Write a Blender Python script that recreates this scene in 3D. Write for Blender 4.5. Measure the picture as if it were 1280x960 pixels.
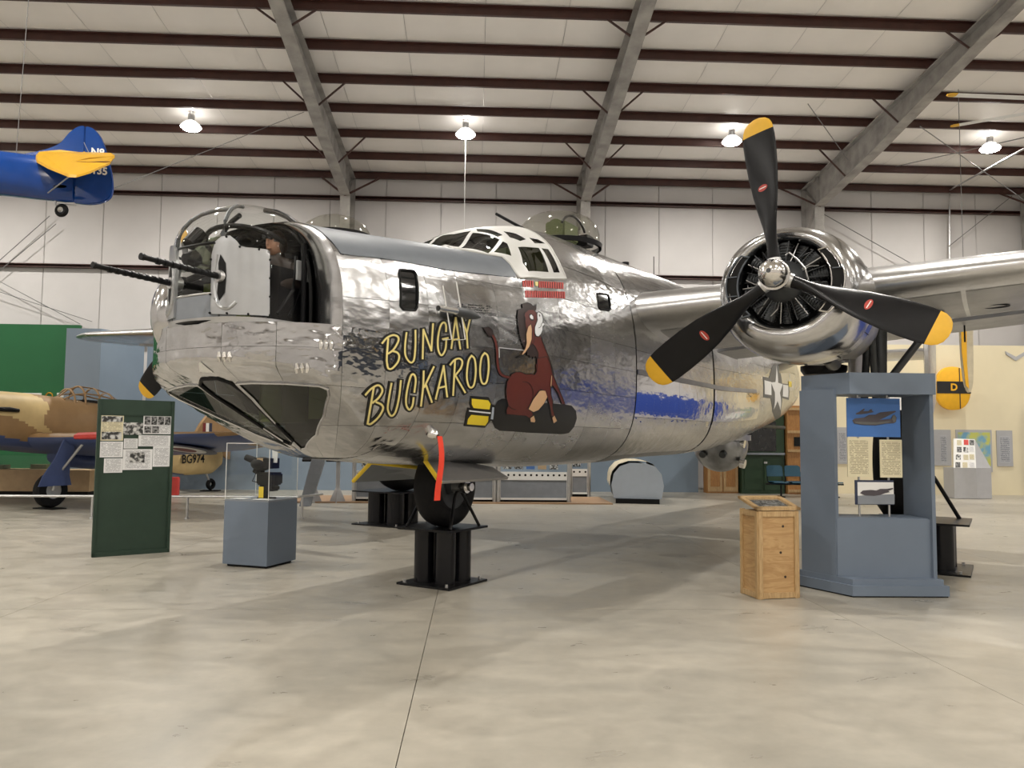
import bpy, bmesh, math, random
import numpy as np
from mathutils import Vector, Matrix
from mathutils.geometry import delaunay_2d_cdt

for _o in list(bpy.data.objects):
    bpy.data.objects.remove(_o)
SC = bpy.context.scene
COL = SC.collection
random.seed(4)
RNG = np.random.default_rng(7)
R = math.radians

# ------------------------------------------------------------------ camera
CAM_H, FPX = 1.632, 1000.0
_yaw, _pit, _rol = R(2.62), R(3.85), R(0.554)
_f = np.array([math.sin(_yaw)*math.cos(_pit), math.cos(_yaw)*math.cos(_pit), math.sin(_pit)])
_r0 = np.array([math.cos(_yaw), -math.sin(_yaw), 0.0])
_u0 = np.cross(_r0, _f)
CR = math.cos(_rol)*_r0 + math.sin(_rol)*_u0
CU = math.cos(_rol)*_u0 - math.sin(_rol)*_r0
CF = _f
CP = np.array([0, 0, CAM_H])
cd = bpy.data.cameras.new('camera')
cd.sensor_width = 36.0
cd.lens = 36.0*FPX/1280.0
cd.clip_end = 200
cam = bpy.data.objects.new('camera', cd)
COL.objects.link(cam)
cam.matrix_world = Matrix(((CR[0], CU[0], -CF[0], CP[0]), (CR[1], CU[1], -CF[1], CP[1]),
                           (CR[2], CU[2], -CF[2], CP[2]), (0, 0, 0, 1)))
SC.camera = cam
# ------------------------------------------------------------------ world, exposure
w = bpy.data.worlds.new('world'); SC.world = w; w.use_nodes = True
w.node_tree.nodes['Background'].inputs[0].default_value = (0.9, 0.92, 1, 1)
w.node_tree.nodes['Background'].inputs[1].default_value = 0.05
SC.view_settings.view_transform = 'Standard'
SC.view_settings.look = 'None'
SC.view_settings.gamma = 1.0
SC.view_settings.use_curve_mapping = False
SC.view_settings.exposure = 0.12
LAMP_W = 310.0
LAMP_COL = (1.0, 0.955, 0.885)

def ray(px, py):
    return CF + (px-640)/FPX*CR + (480-py)/FPX*CU
def at_plane(px, py, n, c):
    d = ray(px, py); n = np.asarray(n, float)
    return CP + (c-n@CP)/(n@d)*d
def ground(px, py, z=0.0): return at_plane(px, py, (0, 0, 1), z)
def ydep(px, py, Y): return at_plane(px, py, (0, 1, 0), Y)

# ------------------------------------------------------------------ materials
MATS = {}
def _new(name):
    m = bpy.data.materials.new(name); m.use_nodes = True
    MATS[name] = m
    return m, m.node_tree, m.node_tree.nodes['Principled BSDF']
def mat(name, col, rough=0.5, metal=0.0, var=0.08, scale=6.0, bump=0.0, bscale=30.0, spec=0.5, coat=0.0, stretch=None):
    m, nt, b = _new(name)
    N, L = nt.nodes.new, nt.links.new
    tc = N('ShaderNodeTexCoord')
    src = tc.outputs['Object']
    if stretch:
        mp = N('ShaderNodeMapping'); mp.inputs['Scale'].default_value = stretch
        L(src, mp.inputs[0]); src = mp.outputs[0]
    nz = N('ShaderNodeTexNoise'); nz.inputs['Scale'].default_value = scale; nz.inputs['Detail'].default_value = 5
    L(src, nz.inputs['Vector'])
    rp = N('ShaderNodeMapRange'); rp.inputs[1].default_value = 0.3; rp.inputs[2].default_value = 0.7
    rp.inputs[3].default_value = 1-var; rp.inputs[4].default_value = 1+var
    L(nz.outputs['Fac'], rp.inputs[0])
    vm = N('ShaderNodeVectorMath'); vm.operation = 'SCALE'; vm.inputs[0].default_value = col[:3]
    L(rp.outputs[0], vm.inputs['Scale']); L(vm.outputs[0], b.inputs['Base Color'])
    b.inputs['Roughness'].default_value = rough; b.inputs['Metallic'].default_value = metal
    b.inputs['Specular IOR Level'].default_value = spec; b.inputs['Coat Weight'].default_value = coat
    if bump:
        n2 = N('ShaderNodeTexNoise'); n2.inputs['Scale'].default_value = bscale; n2.inputs['Detail'].default_value = 3
        L(src, n2.inputs['Vector'])
        bp = N('ShaderNodeBump'); bp.inputs['Strength'].default_value = bump; bp.inputs['Distance'].default_value = 0.02
        L(n2.outputs['Fac'], bp.inputs['Height']); L(bp.outputs[0], b.inputs['Normal'])
    return m

def rivet_alu(name, lo, hi, r0, r1, wav=0.12, rivets=True, smudge=0.25):
    m, nt, b = _new(name)
    N, L = nt.nodes.new, nt.links.new
    tc = N('ShaderNodeTexCoord'); oi = N('ShaderNodeObjectInfo')
    sep = N('ShaderNodeSeparateXYZ'); L(tc.outputs['Object'], sep.inputs[0])
    def mth(op, a, bb=None, c=None):
        n = N('ShaderNodeMath'); n.operation = op
        for i, v in enumerate((a, bb, c)):
            if v is None: continue
            if isinstance(v, (int, float)): n.inputs[i].default_value = v
            else: L(v, n.inputs[i])
        return n.outputs[0]
    nz = N('ShaderNodeTexNoise'); nz.inputs['Scale'].default_value = 1.6; nz.inputs['Detail'].default_value = 7; nz.inputs['Roughness'].default_value = 0.65
    mp = N('ShaderNodeMapping'); mp.inputs['Scale'].default_value = (0.7, 1, 2.2); L(tc.outputs['Object'], mp.inputs[0]); L(mp.outputs[0], nz.inputs['Vector'])
    rnd = oi.outputs['Random']
    val = mth('MULTIPLY_ADD', rnd, hi-lo, lo)
    sm = N('ShaderNodeMapRange'); sm.inputs[1].default_value = 0.35; sm.inputs[2].default_value = 0.7; sm.inputs[3].default_value = 1.0; sm.inputs[4].default_value = 1-smudge
    L(nz.outputs['Fac'], sm.inputs[0])
    val = mth('MULTIPLY', val, sm.outputs[0])
    cc = N('ShaderNodeCombineColor'); L(val, cc.inputs[0]); L(mth('MULTIPLY', val, 1.0), cc.inputs[1]); L(mth('MULTIPLY', val, 1.01), cc.inputs[2])
    L(cc.outputs[0], b.inputs['Base Color'])
    b.inputs['Metallic'].default_value = 1.0
    rr = mth('MULTIPLY_ADD', rnd, (r1-r0)*0.5, r0)
    L(mth('MULTIPLY_ADD', nz.outputs['Fac'], (r1-r0), rr), b.inputs['Roughness'])
    # oil canning
    n2 = N('ShaderNodeTexNoise'); n2.inputs['Scale'].default_value = 3.2; n2.inputs['Detail'].default_value = 2.5
    mp2 = N('ShaderNodeMapping'); mp2.inputs['Scale'].default_value = (1.0, 1.0, 2.0)
    ad = N('ShaderNodeVectorMath'); ad.operation = 'ADD'
    sc = N('ShaderNodeVectorMath'); sc.operation = 'SCALE'; sc.inputs[0].default_value = (7, 3, 5); L(rnd, sc.inputs['Scale'])
    L(tc.outputs['Object'], ad.inputs[0]); L(sc.outputs[0], ad.inputs[1]); L(ad.outputs[0], mp2.inputs[0]); L(mp2.outputs[0], n2.inputs['Vector'])
    b1 = N('ShaderNodeBump'); b1.inputs['Strength'].default_value = wav; b1.inputs['Distance'].default_value = 0.12
    L(n2.outputs['Fac'], b1.inputs['Height'])
    last = b1
    if rivets:
        def dots(A, PA, B, PB, r):
            da = mth('MULTIPLY', mth('SUBTRACT', mth('FRACT', mth('MULTIPLY', A, 1/PA)), 0.5), PA)
            db = mth('MULTIPLY', mth('SUBTRACT', mth('FRACT', mth('MULTIPLY', B, 1/PB)), 0.5), PB)
            d2 = mth('ADD', mth('MULTIPLY', da, da), mth('MULTIPLY', db, db))
            return mth('LESS_THAN', d2, r*r)
        dd = mth('MAXIMUM', dots(sep.outputs[0], 0.29, sep.outputs[2], 0.042, 0.0075), dots(sep.outputs[2], 0.31, sep.outputs[0], 0.042, 0.0075))
        b2 = N('ShaderNodeBump'); b2.inputs['Strength'].default_value = 0.55; b2.inputs['Distance'].default_value = 0.006
        L(dd, b2.inputs['Height']); L(b1.outputs[0], b2.inputs['Normal']); last = b2
    L(last.outputs[0], b.inputs['Normal'])
    return m

def glass(name, tint=(0.93, 0.95, 0.95), rough=0.02, ior=1.45, refl=1.0):
    m = bpy.data.materials.new(name); m.use_nodes = True; MATS[name] = m
    nt = m.node_tree; nt.nodes.clear(); N, L = nt.nodes.new, nt.links.new
    o = N('ShaderNodeOutputMaterial'); t = N('ShaderNodeBsdfTransparent'); t.inputs[0].default_value = (*tint, 1)
    g = N('ShaderNodeBsdfGlossy'); g.inputs['Roughness'].default_value = rough
    f = N('ShaderNodeFresnel'); f.inputs[0].default_value = ior
    ge = N('ShaderNodeNewGeometry'); iv = N('ShaderNodeMath'); iv.operation = 'SUBTRACT'; iv.inputs[0].default_value = 1.0; L(ge.outputs['Backfacing'], iv.inputs[1])
    ml = N('ShaderNodeMath'); ml.operation = 'MULTIPLY'; L(f.outputs[0], ml.inputs[0]); L(iv.outputs[0], ml.inputs[1])
    mx = N('ShaderNodeMixShader'); L(ml.outputs[0], mx.inputs[0]); L(t.outputs[0], mx.inputs[1]); L(g.outputs[0], mx.inputs[2]); L(mx.outputs[0], o.inputs[0])
    return m

def emis(name, col, s):
    m, nt, b = _new(name)
    b.inputs['Base Color'].default_value = (*col, 1); b.inputs['Emission Color'].default_value = (*col, 1); b.inputs['Emission Strength'].default_value = s
    return m

def print_mat(name, paper, ink, kind='text', sc=60.0):
    """flat print: rows of text-like dashes, or a mottled photograph"""
    m, nt, b = _new(name); N, L = nt.nodes.new, nt.links.new
    tc = N('ShaderNodeTexCoord')
    if kind == 'text':
        sp = N('ShaderNodeSeparateXYZ'); L(tc.outputs['Generated'], sp.inputs[0])
        def mth(op, a, bb):
            n = N('ShaderNodeMath'); n.operation = op
            for i, v in enumerate((a, bb)):
                if isinstance(v, (int, float)): n.inputs[i].default_value = v
                else: L(v, n.inputs[i])
            return n.outputs[0]
        row = mth('MULTIPLY', sp.outputs[2], sc); fr = mth('FRACT', row, 0); fl_ = mth('FLOOR', row, 0)
        cb = N('ShaderNodeCombineXYZ'); L(mth('MULTIPLY', sp.outputs[0], 14), cb.inputs[0]); L(mth('MULTIPLY', fl_, 3.7), cb.inputs[1])
        nz = N('ShaderNodeTexNoise'); nz.inputs['Scale'].default_value = 1.0; nz.inputs['Detail'].default_value = 3; L(cb.outputs[0], nz.inputs['Vector'])
        on = mth('MULTIPLY', mth('GREATER_THAN', nz.outputs['Fac'], 0.43), mth('LESS_THAN', fr, 0.5))
        edge = mth('MULTIPLY', mth('LESS_THAN', mth('ABSOLUTE', mth('SUBTRACT', sp.outputs[0], 0.5), 0), 0.42), mth('LESS_THAN', mth('ABSOLUTE', mth('SUBTRACT', sp.outputs[2], 0.5), 0), 0.44))
        fac = mth('SUBTRACT', 1.0, mth('MULTIPLY', on, edge))
    else:
        nz = N('ShaderNodeTexNoise'); nz.inputs['Scale'].default_value = sc; nz.inputs['Detail'].default_value = 4; L(tc.outputs['Object'], nz.inputs['Vector'])
        cr = N('ShaderNodeValToRGB'); cr.color_ramp.elements[0].position = 0.44; cr.color_ramp.elements[1].position = 0.58
        L(nz.outputs['Fac'], cr.inputs[0]); fac = cr.outputs[0]
    mx = N('ShaderNodeMix'); mx.data_type = 'RGBA'; mx.inputs[6].default_value = (*ink, 1); mx.inputs[7].default_value = (*paper, 1)
    L(fac, mx.inputs[0]); L(mx.outputs[2], b.inputs['Base Color']); b.inputs['Roughness'].default_value = 0.55
    return m

def concrete():
    m, nt, b = _new('concrete'); N, L = nt.nodes.new, nt.links.new
    tc = N('ShaderNodeTexCoord'); geo = N('ShaderNodeNewGeometry')
    def noise(s, d=6, st=(1, 1, 1), dist=0.0):
        mp = N('ShaderNodeMapping'); mp.inputs['Scale'].default_value = st; L(geo.outputs['Position'], mp.inputs[0])
        n = N('ShaderNodeTexNoise'); n.inputs['Scale'].default_value = s; n.inputs['Detail'].default_value = d; n.inputs['Distortion'].default_value = dist
        n.inputs['Roughness'].default_value = 0.6
        L(mp.outputs[0], n.inputs['Vector']); return n.outputs['Fac']
    a = noise(0.45, 6, dist=0.8); c = noise(2.2, 8, (1, 1.6, 1), 0.5); d = noise(9, 6)
    r1 = N('ShaderNodeValToRGB'); e = r1.color_ramp.elements
    e[0].position = 0.32; e[0].color = (0.315, 0.295, 0.25, 1); e[1].position = 0.68; e[1].color = (0.425, 0.39, 0.325, 1)
    L(a, r1.inputs[0])
    mr = N('ShaderNodeMapRange'); mr.inputs[1].default_value = 0.3; mr.inputs[2].default_value = 0.7; mr.inputs[3].default_value = 0.88; mr.inputs[4].default_value = 1.1; L(c, mr.inputs[0])
    mr2 = N('ShaderNodeMapRange'); mr2.inputs[1].default_value = 0.3; mr2.inputs[2].default_value = 0.75; mr2.inputs[3].default_value = 0.95; mr2.inputs[4].default_value = 1.06; L(d, mr2.inputs[0])
    ml = N('ShaderNodeMath'); ml.operation = 'MULTIPLY'; L(mr.outputs[0], ml.inputs[0]); L(mr2.outputs[0], ml.inputs[1])
    vm = N('ShaderNodeVectorMath'); vm.operation = 'SCALE'; L(r1.outputs[0], vm.inputs[0]); L(ml.outputs[0], vm.inputs['Scale'])
    L(vm.outputs[0], b.inputs['Base Color'])
    rr = N('ShaderNodeMapRange'); rr.inputs[1].default_value = 0.3; rr.inputs[2].default_value = 0.7; rr.inputs[3].default_value = 0.26; rr.inputs[4].default_value = 0.42; L(c, rr.inputs[0])
    L(rr.outputs[0], b.inputs['Roughness']); b.inputs['Specular IOR Level'].default_value = 0.45
    return m

def wood(name, c0, c1, scale=3.0, stretch=(6, 6, 1)):
    m, nt, b = _new(name); N, L = nt.nodes.new, nt.links.new
    tc = N('ShaderNodeTexCoord'); mp = N('ShaderNodeMapping'); mp.inputs['Scale'].default_value = stretch; L(tc.outputs['Object'], mp.inputs[0])
    n = N('ShaderNodeTexNoise'); n.inputs['Scale'].default_value = scale; n.inputs['Detail'].default_value = 6; n.inputs['Distortion'].default_value = 1.6; L(mp.outputs[0], n.inputs['Vector'])
    wv = N('ShaderNodeMath'); wv.operation = 'MULTIPLY'; wv.inputs[1].default_value = 7; L(n.outputs['Fac'], wv.inputs[0])
    fr = N('ShaderNodeMath'); fr.operation = 'PINGPONG'; fr.inputs[1].default_value = 1; L(wv.outputs[0], fr.inputs[0])
    mx = N('ShaderNodeMix'); mx.data_type = 'RGBA'; mx.inputs[6].default_value = (*c0, 1); mx.inputs[7].default_value = (*c1, 1); L(fr.outputs[0], mx.inputs[0])
    L(mx.outputs[2], b.inputs['Base Color']); b.inputs['Roughness'].default_value = 0.45
    return m

rivet_alu('alu', 0.50, 0.68, 0.12, 0.28, wav=0.15)
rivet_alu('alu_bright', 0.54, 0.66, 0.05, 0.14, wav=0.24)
rivet_alu('alu_cowl', 0.56, 0.62, 0.10, 0.20, wav=0.05, rivets=False)
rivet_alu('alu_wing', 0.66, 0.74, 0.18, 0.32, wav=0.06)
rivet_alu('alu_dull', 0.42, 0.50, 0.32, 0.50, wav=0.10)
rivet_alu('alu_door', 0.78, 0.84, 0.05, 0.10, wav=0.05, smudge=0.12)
mat('insulation', (0.90, 0.865, 0.82), 0.55, var=0.04, scale=0.8, bump=0.15, bscale=3)
mat('wall_white', (0.60, 0.58, 0.57), 0.6, var=0.05, scale=0.7, bump=0.12, bscale=4)
mat('purlin_brown', (0.055, 0.019, 0.014), 0.45, var=0.2, scale=3)
mat('steel_grey', (0.33, 0.315, 0.295), 0.75, var=0.28, scale=2.2, bump=0.5, bscale=14)
concrete()
mat('matte_grey', (0.10, 0.115, 0.135), 0.48, var=0.06)
mat('black_metal', (0.007, 0.007, 0.008), 0.35, var=0.1, spec=0.22)
mat('black_gloss', (0.006, 0.006, 0.008), 0.24, var=0.1, spec=0.3)
mat('black_matte', (0.009, 0.009, 0.009), 0.6, spec=0.2)
mat('rubber', (0.008, 0.008, 0.009), 0.62, spec=0.2, bump=0.2, bscale=60)
mat('prop_black', (0.006, 0.006, 0.007), 0.33, var=0.15, spec=0.25)
mat('prop_yellow', (0.75, 0.42, 0.02), 0.45)
mat('decal_red', (0.42, 0.05, 0.035), 0.5)
mat('chrome', (0.78, 0.77, 0.75), 0.16, 1.0)
mat('steel_light', (0.55, 0.55, 0.55), 0.35, 0.9)
mat('white_paint', (0.56, 0.56, 0.54), 0.4, var=0.04)
mat('turret_plate', (0.48, 0.49, 0.50), 0.30, 0.85, var=0.06)
mat('dark_interior', (0.035, 0.04, 0.036), 0.6, var=0.3)
mat('green_interior', (0.20, 0.24, 0.07), 0.6, var=0.15)
mat('olive', (0.11, 0.13, 0.05), 0.5)
mat('engine_grey', (0.075, 0.08, 0.085), 0.45, 0.6)
mat('blue_grey', (0.155, 0.195, 0.255), 0.5, var=0.04, scale=2)
mat('partition_blue', (0.205, 0.265, 0.335), 0.6, var=0.04, scale=1)
mat('partition_green', (0.006, 0.115, 0.035), 0.6, var=0.05, scale=1)
mat('partition_cream', (0.74, 0.66, 0.46), 0.6, var=0.04, scale=1)
mat('slate', (0.035, 0.045, 0.065), 0.6, var=0.1, scale=0.6)
mat('royal_blue', (0.012, 0.055, 0.36), 0.4, var=0.05)
mat('board_green', (0.018, 0.042, 0.026), 0.65, var=0.08)
mat('camo_sand', (0.56, 0.42, 0.20), 0.5, var=0.05)
mat('camo_brown', (0.30, 0.185, 0.085), 0.5, var=0.06)
mat('camo_azure', (0.06, 0.09, 0.22), 0.42, var=0.05)
mat('stearman_blue', (0.004, 0.045, 0.23), 0.2, var=0.04)
mat('stearman_yellow', (0.55, 0.30, 0.01), 0.35, var=0.05)
mat('fin_yellow', (0.80, 0.42, 0.01), 0.45, var=0.05)
mat('white_flat', (0.80, 0.80, 0.78), 0.5, var=0.02)
mat('art_black', (0.006, 0.006, 0.006), 0.4)
mat('art_cream', (0.80, 0.68, 0.26), 0.45, var=0.02)
mat('art_yellow', (0.80, 0.62, 0.03), 0.45, var=0.02)
mat('art_brown', (0.105, 0.016, 0.010), 0.45, var=0.05)
mat('art_mane', (0.022, 0.009, 0.008), 0.5)
mat('art_peach', (0.66, 0.41, 0.23), 0.5, var=0.02)
mat('art_white', (0.80, 0.82, 0.85), 0.45, var=0.02)
mat('art_red', (0.46, 0.035, 0.025), 0.5)
mat('insignia_grey', (0.12, 0.12, 0.115), 0.5)
mat('ribbon_red', (0.80, 0.055, 0.025), 0.55)
mat('tag_yellow', (0.82, 0.58, 0.03), 0.6)
mat('tan_card', (0.52, 0.36, 0.20), 0.6)
mat('grey_panel', (0.22, 0.24, 0.27), 0.5)
mat('light_grey', (0.40, 0.40, 0.41), 0.55, var=0.03)
mat('ball_metal', (0.26, 0.265, 0.27), 0.28, 1.0, var=0.25, scale=4)
mat('drum_grey', (0.44, 0.50, 0.58), 0.5, var=0.03)
mat('canvas', (0.55, 0.49, 0.36), 0.8, var=0.1, bump=0.3, bscale=12)
mat('chair_teal', (0.008, 0.07, 0.12), 0.5)
mat('case_green', (0.02, 0.05, 0.022), 0.5)
mat('skin', (0.55, 0.30, 0.20), 0.5, var=0.03)
mat('leather', (0.035, 0.022, 0.016), 0.5)
mat('roundel_white', (0.75, 0.75, 0.72), 0.5)
mat('roundel_red', (0.16, 0.02, 0.02), 0.5)
mat('roundel_blue', (0.03, 0.035, 0.07), 0.5)
mat('tape_red', (0.60, 0.06, 0.05), 0.6)
mat('poster_blue', (0.055, 0.17, 0.48), 0.4, var=0.12, scale=1.5)
mat('poster_plane', (0.07, 0.06, 0.07), 0.5)
mat('navy', (0.025, 0.035, 0.075), 0.45)
print_mat('map_print', (0.16, 0.36, 0.52), (0.50, 0.52, 0.12), 'photo', 3.0)
mat('cable', (0.16, 0.16, 0.16), 0.5)
wood('plywood', (0.42, 0.245, 0.10), (0.54, 0.345, 0.16), 1.3, (1.5, 1.5, 9))
wood('timber', (0.42, 0.27, 0.12), (0.54, 0.37, 0.19), 3, (9, 9, 1))
wood('oak', (0.33, 0.15, 0.045), (0.44, 0.22, 0.07), 3, (9, 9, 1))
wood('floor_wood', (0.33, 0.20, 0.11), (0.42, 0.27, 0.15), 3, (1, 9, 9))
glass('clear', (0.95, 0.96, 0.96))
glass('case_glass', (0.97, 0.98, 0.98))
glass('turret_glass', (0.90, 0.91, 0.90), ior=1.5)
glass('chin_glass', (0.50, 0.54, 0.46), ior=1.5)
glass('dome_glass', (0.86, 0.86, 0.82), ior=1.55)
glass('cockpit_glass', (0.78, 0.80, 0.79), ior=1.5)
glass('teal_glass', (0.45, 0.68, 0.64), ior=1.5)
mat('dark_glass', (0.012, 0.013, 0.014), 0.06, var=0.2)
print_mat('text_white', (0.80, 0.80, 0.80), (0.35, 0.35, 0.36), 'text', 22)
print_mat('text_cream', (0.72, 0.66, 0.46), (0.36, 0.31, 0.20), 'text', 26)
print_mat('text_grey', (0.42, 0.43, 0.45), (0.16, 0.17, 0.19), 'text', 20)
print_mat('photo_bw', (0.62, 0.62, 0.60), (0.03, 0.03, 0.03), 'photo', 16)
print_mat('photo_dark', (0.30, 0.30, 0.30), (0.015, 0.015, 0.015), 'photo', 30)
print_mat('stencil', (0.5, 0.5, 0.5), (0.02, 0.02, 0.02), 'photo', 60)
emis('lamp_glow', (1.0, 0.97, 0.92), 60.0)
emis('lamp_bowl', (1.0, 0.97, 0.93), 5.0)

# ------------------------------------------------------------------ mesh helpers
class MB:
    def __init__(s): s.v = []; s.f = []; s.m = []
    def add(s, vs, fs, mi=0):
        o = len(s.v); s.v += [tuple(map(float, q)) for q in vs]
        for f in fs: s.f.append([i+o for i in f]); s.m.append(mi)
        return s
    def box(s, c, d, rz=0.0, mi=0, bev=0.0):
        hx, hy, hz = d[0]/2, d[1]/2, d[2]/2
        ca, sa = math.cos(rz), math.sin(rz)
        P = []
        for z in (-hz, hz):
            for x, y in ((-hx, -hy), (hx, -hy), (hx, hy), (-hx, hy)):
                P.append((c[0]+ca*x-sa*y, c[1]+sa*x+ca*y, c[2]+z))
        return s.add(P, [(0, 3, 2, 1), (4, 5, 6, 7), (0, 1, 5, 4), (1, 2, 6, 5), (2, 3, 7, 6), (3, 0, 4, 7)], mi)
    def prism(s, poly, off, mi=0):
        """poly: list of 3d pts, off: 3d extrusion vector"""
        n = len(poly); off = np.asarray(off, float)
        P = [np.asarray(p, float) for p in poly]; Q = [p+off for p in P]
        return s.add(P+Q, [tuple(range(n))[::-1], tuple(range(n, 2*n))] + [(i, (i+1) % n, n+(i+1) % n, n+i) for i in range(n)], mi)
    def cyl(s, a, b, r0, r1=None, n=16, caps=True, mi=0):
        r1 = r0 if r1 is None else r1
        a, b = Vector(a), Vector(b); d = (b-a).normalized()
        t = Vector((0, 0, 1)) if abs(d.z) < 0.9 else Vector((1, 0, 0))
        u = d.cross(t).normalized(); v = d.cross(u)
        P = []
        for c, r in ((a, r0), (b, r1)):
            for i in range(n):
                an = 2*math.pi*i/n; P.append(c+u*math.cos(an)*r+v*math.sin(an)*r)
        F = [(i, (i+1) % n, n+(i+1) % n, n+i) for i in range(n)]
        if caps: F += [tuple(range(n))[::-1], tuple(range(n, 2*n))]
        return s.add(P, F, mi)
    def tube(s, pts, r, n=8, mi=0, closed=False):
        pts = [Vector(p) for p in pts]
        k = len(pts); P = []
        for i, p in enumerate(pts):
            if closed: d = (pts[(i+1) % k]-pts[i-1])
            else: d = (pts[min(i+1, k-1)]-pts[max(i-1, 0)])
            d.normalize()
            t = Vector((0, 0, 1)) if abs(d.z) < 0.95 else Vector((1, 0, 0))
            u = d.cross(t).normalized(); v = d.cross(u)
            rr = r[i] if isinstance(r, (list, tuple)) else r
            for j in range(n):
                an = 2*math.pi*j/n; P.append(p+u*math.cos(an)*rr+v*math.sin(an)*rr)
        F = []
        for i in range(k if closed else k-1):
            a = i*n; b = ((i+1) % k)*n
            for j in range(n): F.append((a+j, a+(j+1) % n, b+(j+1) % n, b+j))
        if not closed: F += [tuple(range(n))[::-1], tuple(range((k-1)*n, k*n))]
        return s.add(P, F, mi)
    def lathe(s, prof, org, axis, n=32, mi=0, caps=False):
        """prof: list of (distance along axis, radius)"""
        org = Vector(org); d = Vector(axis).normalized()
        t = Vector((0, 0, 1)) if abs(d.z) < 0.9 else Vector((1, 0, 0))
        u = d.cross(t).normalized(); v = d.cross(u)
        rings = [[org+d*h+(u*math.cos(2*math.pi*i/n)+v*math.sin(2*math.pi*i/n))*max(r, 1e-4) for i in range(n)] for h, r in prof]
        return s.loft(rings, caps=caps, mi=mi)
    def loft(s, rings, caps=True, mi=0, closed=True):
        n = len(rings[0]); P = [q for r in rings for q in r]; F = []
        for i in range(len(rings)-1):
            for j in range(n if closed else n-1):
                F.append((i*n+j, i*n+(j+1) % n, (i+1)*n+(j+1) % n, (i+1)*n+j))
        if caps: F += [tuple(range(n))[::-1], tuple(range((len(rings)-1)*n, len(rings)*n))]
        return s.add(P, F, mi)
    def ell(s, c, r, nu=20, nv=12, mi=0):
        prof = [(-math.cos(math.pi*i/nv), math.sin(math.pi*i/nv)) for i in range(nv+1)]
        rings = [[(c[0]+r[0]*max(q, 1e-3)*math.cos(2*math.pi*j/nu), c[1]+r[1]*max(q, 1e-3)*math.sin(2*math.pi*j/nu), c[2]+r[2]*h) for j in range(nu)] for h, q in prof]
        return s.loft(rings, True, mi)
    def build(s, name, mats, parent=None, smooth=35, recalc=True, bevel=0.0):
        me = bpy.data.meshes.new(name)
        me.from_pydata(s.v, [], s.f)
        ml = mats if isinstance(mats, (list, tuple)) else [mats]
        for m in ml: me.materials.append(MATS[m])
        if len(ml) > 1: me.polygons.foreach_set('material_index', s.m)
        if recalc:
            bm = bmesh.new(); bm.from_mesh(me); bmesh.ops.recalc_face_normals(bm, faces=bm.faces)
            if bevel: bmesh.ops.bevel(bm, geom=[e for e in bm.edges if e.calc_face_angle(0) > 0.6], offset=bevel, segments=2, affect='EDGES', clamp_overlap=True)
            bm.to_mesh(me); bm.free()
        if smooth:
            me.polygons.foreach_set('use_smooth', [True]*len(me.polygons))
            me.set_sharp_from_angle(angle=R(smooth))
        return link(name, me, parent)
def link(name, data, parent=None):
    o = bpy.data.objects.new(name, data); COL.objects.link(o)
    if parent is not None: o.parent = parent
    return o
def tag(o, label, cat=None, group=None, kind=None):
    if label: o['label'] = label
    if cat: o['category'] = cat
    if group: o['group'] = group
    if kind: o['kind'] = kind
    return o
def empty(name, loc=(0, 0, 0), rz=0.0, label=None, cat=None, group=None):
    o = link(name, None); o.location = loc; o.rotation_euler = (0, 0, rz); o.empty_display_size = 0.2
    return tag(o, label, cat, group)
def dup(o, parent=None, label=None, loc=None):
    c = o.copy(); COL.objects.link(c)
    if parent is not None: c.parent = parent
    if label: c['label'] = label
    if loc is not None: c.location = loc
    for ch in list(o.children):
        d = dup(ch, c)
    return c
def text(name, s, size, m, parent, origin, right, up, off=0.002, align='CENTER', shear=0.0, bold=0.0):
    cu = bpy.data.curves.new(name, 'FONT'); cu.body = s; cu.size = size; cu.align_x = align; cu.align_y = 'CENTER'; cu.shear = shear; cu.offset = bold; cu.resolution_u = 3
    t = bpy.data.objects.new(name, cu); COL.objects.link(t)
    dg = bpy.context.evaluated_depsgraph_get(); dg.update()
    me = bpy.data.meshes.new_from_object(t.evaluated_get(dg)); bpy.data.objects.remove(t)
    rx, ux = Vector(right).normalized(), Vector(up).normalized(); n = rx.cross(ux)
    o = Vector(origin)+n*off
    for v in me.vertices: v.co = o+rx*v.co.x+ux*v.co.y
    me.materials.clear(); me.materials.append(MATS[m])
    return link(name, me, parent)
def inside(P, poly):
    P = np.asarray(P, float); x, y = P[:, 0], P[:, 1]; r = np.zeros(len(P), bool); n = len(poly)
    for i in range(n):
        x0, y0 = poly[i]; x1, y1 = poly[(i+1) % n]
        if y0 == y1: continue
        c = ((y0 > y) != (y1 > y)) & (x < (x1-x0)*(y-y0)/(y1-y0)+x0)
        r ^= c
    return r
def densify(poly, step, closed=True):
    out = []; n = len(poly)
    for i in range(n if closed else n-1):
        a = np.asarray(poly[i], float); b = np.asarray(poly[(i+1) % n], float)
        k = max(1, int(math.ceil(np.linalg.norm(b-a)/step)))
        out += [tuple(a+(b-a)*j/k) for j in range(k)]
    if not closed: out.append(tuple(map(float, poly[-1])))
    return out
def smoothline(pts, k=6, closed=False):
    P = [np.asarray(p, float) for p in pts]; n = len(P); out = []
    for i in range(n if closed else n-1):
        p0 = P[(i-1) % n] if closed or i > 0 else P[0]; p1 = P[i]; p2 = P[(i+1) % n]; p3 = P[(i+2) % n] if closed or i+2 < n else P[-1]
        for j in range(k):
            t = j/k
            out.append(0.5*((2*p1)+(-p0+p2)*t+(2*p0-5*p1+4*p2-p3)*t*t+(-p0+3*p1-3*p2+p3)*t**3))
    if not closed: out.append(P[-1])
    return out

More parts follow.
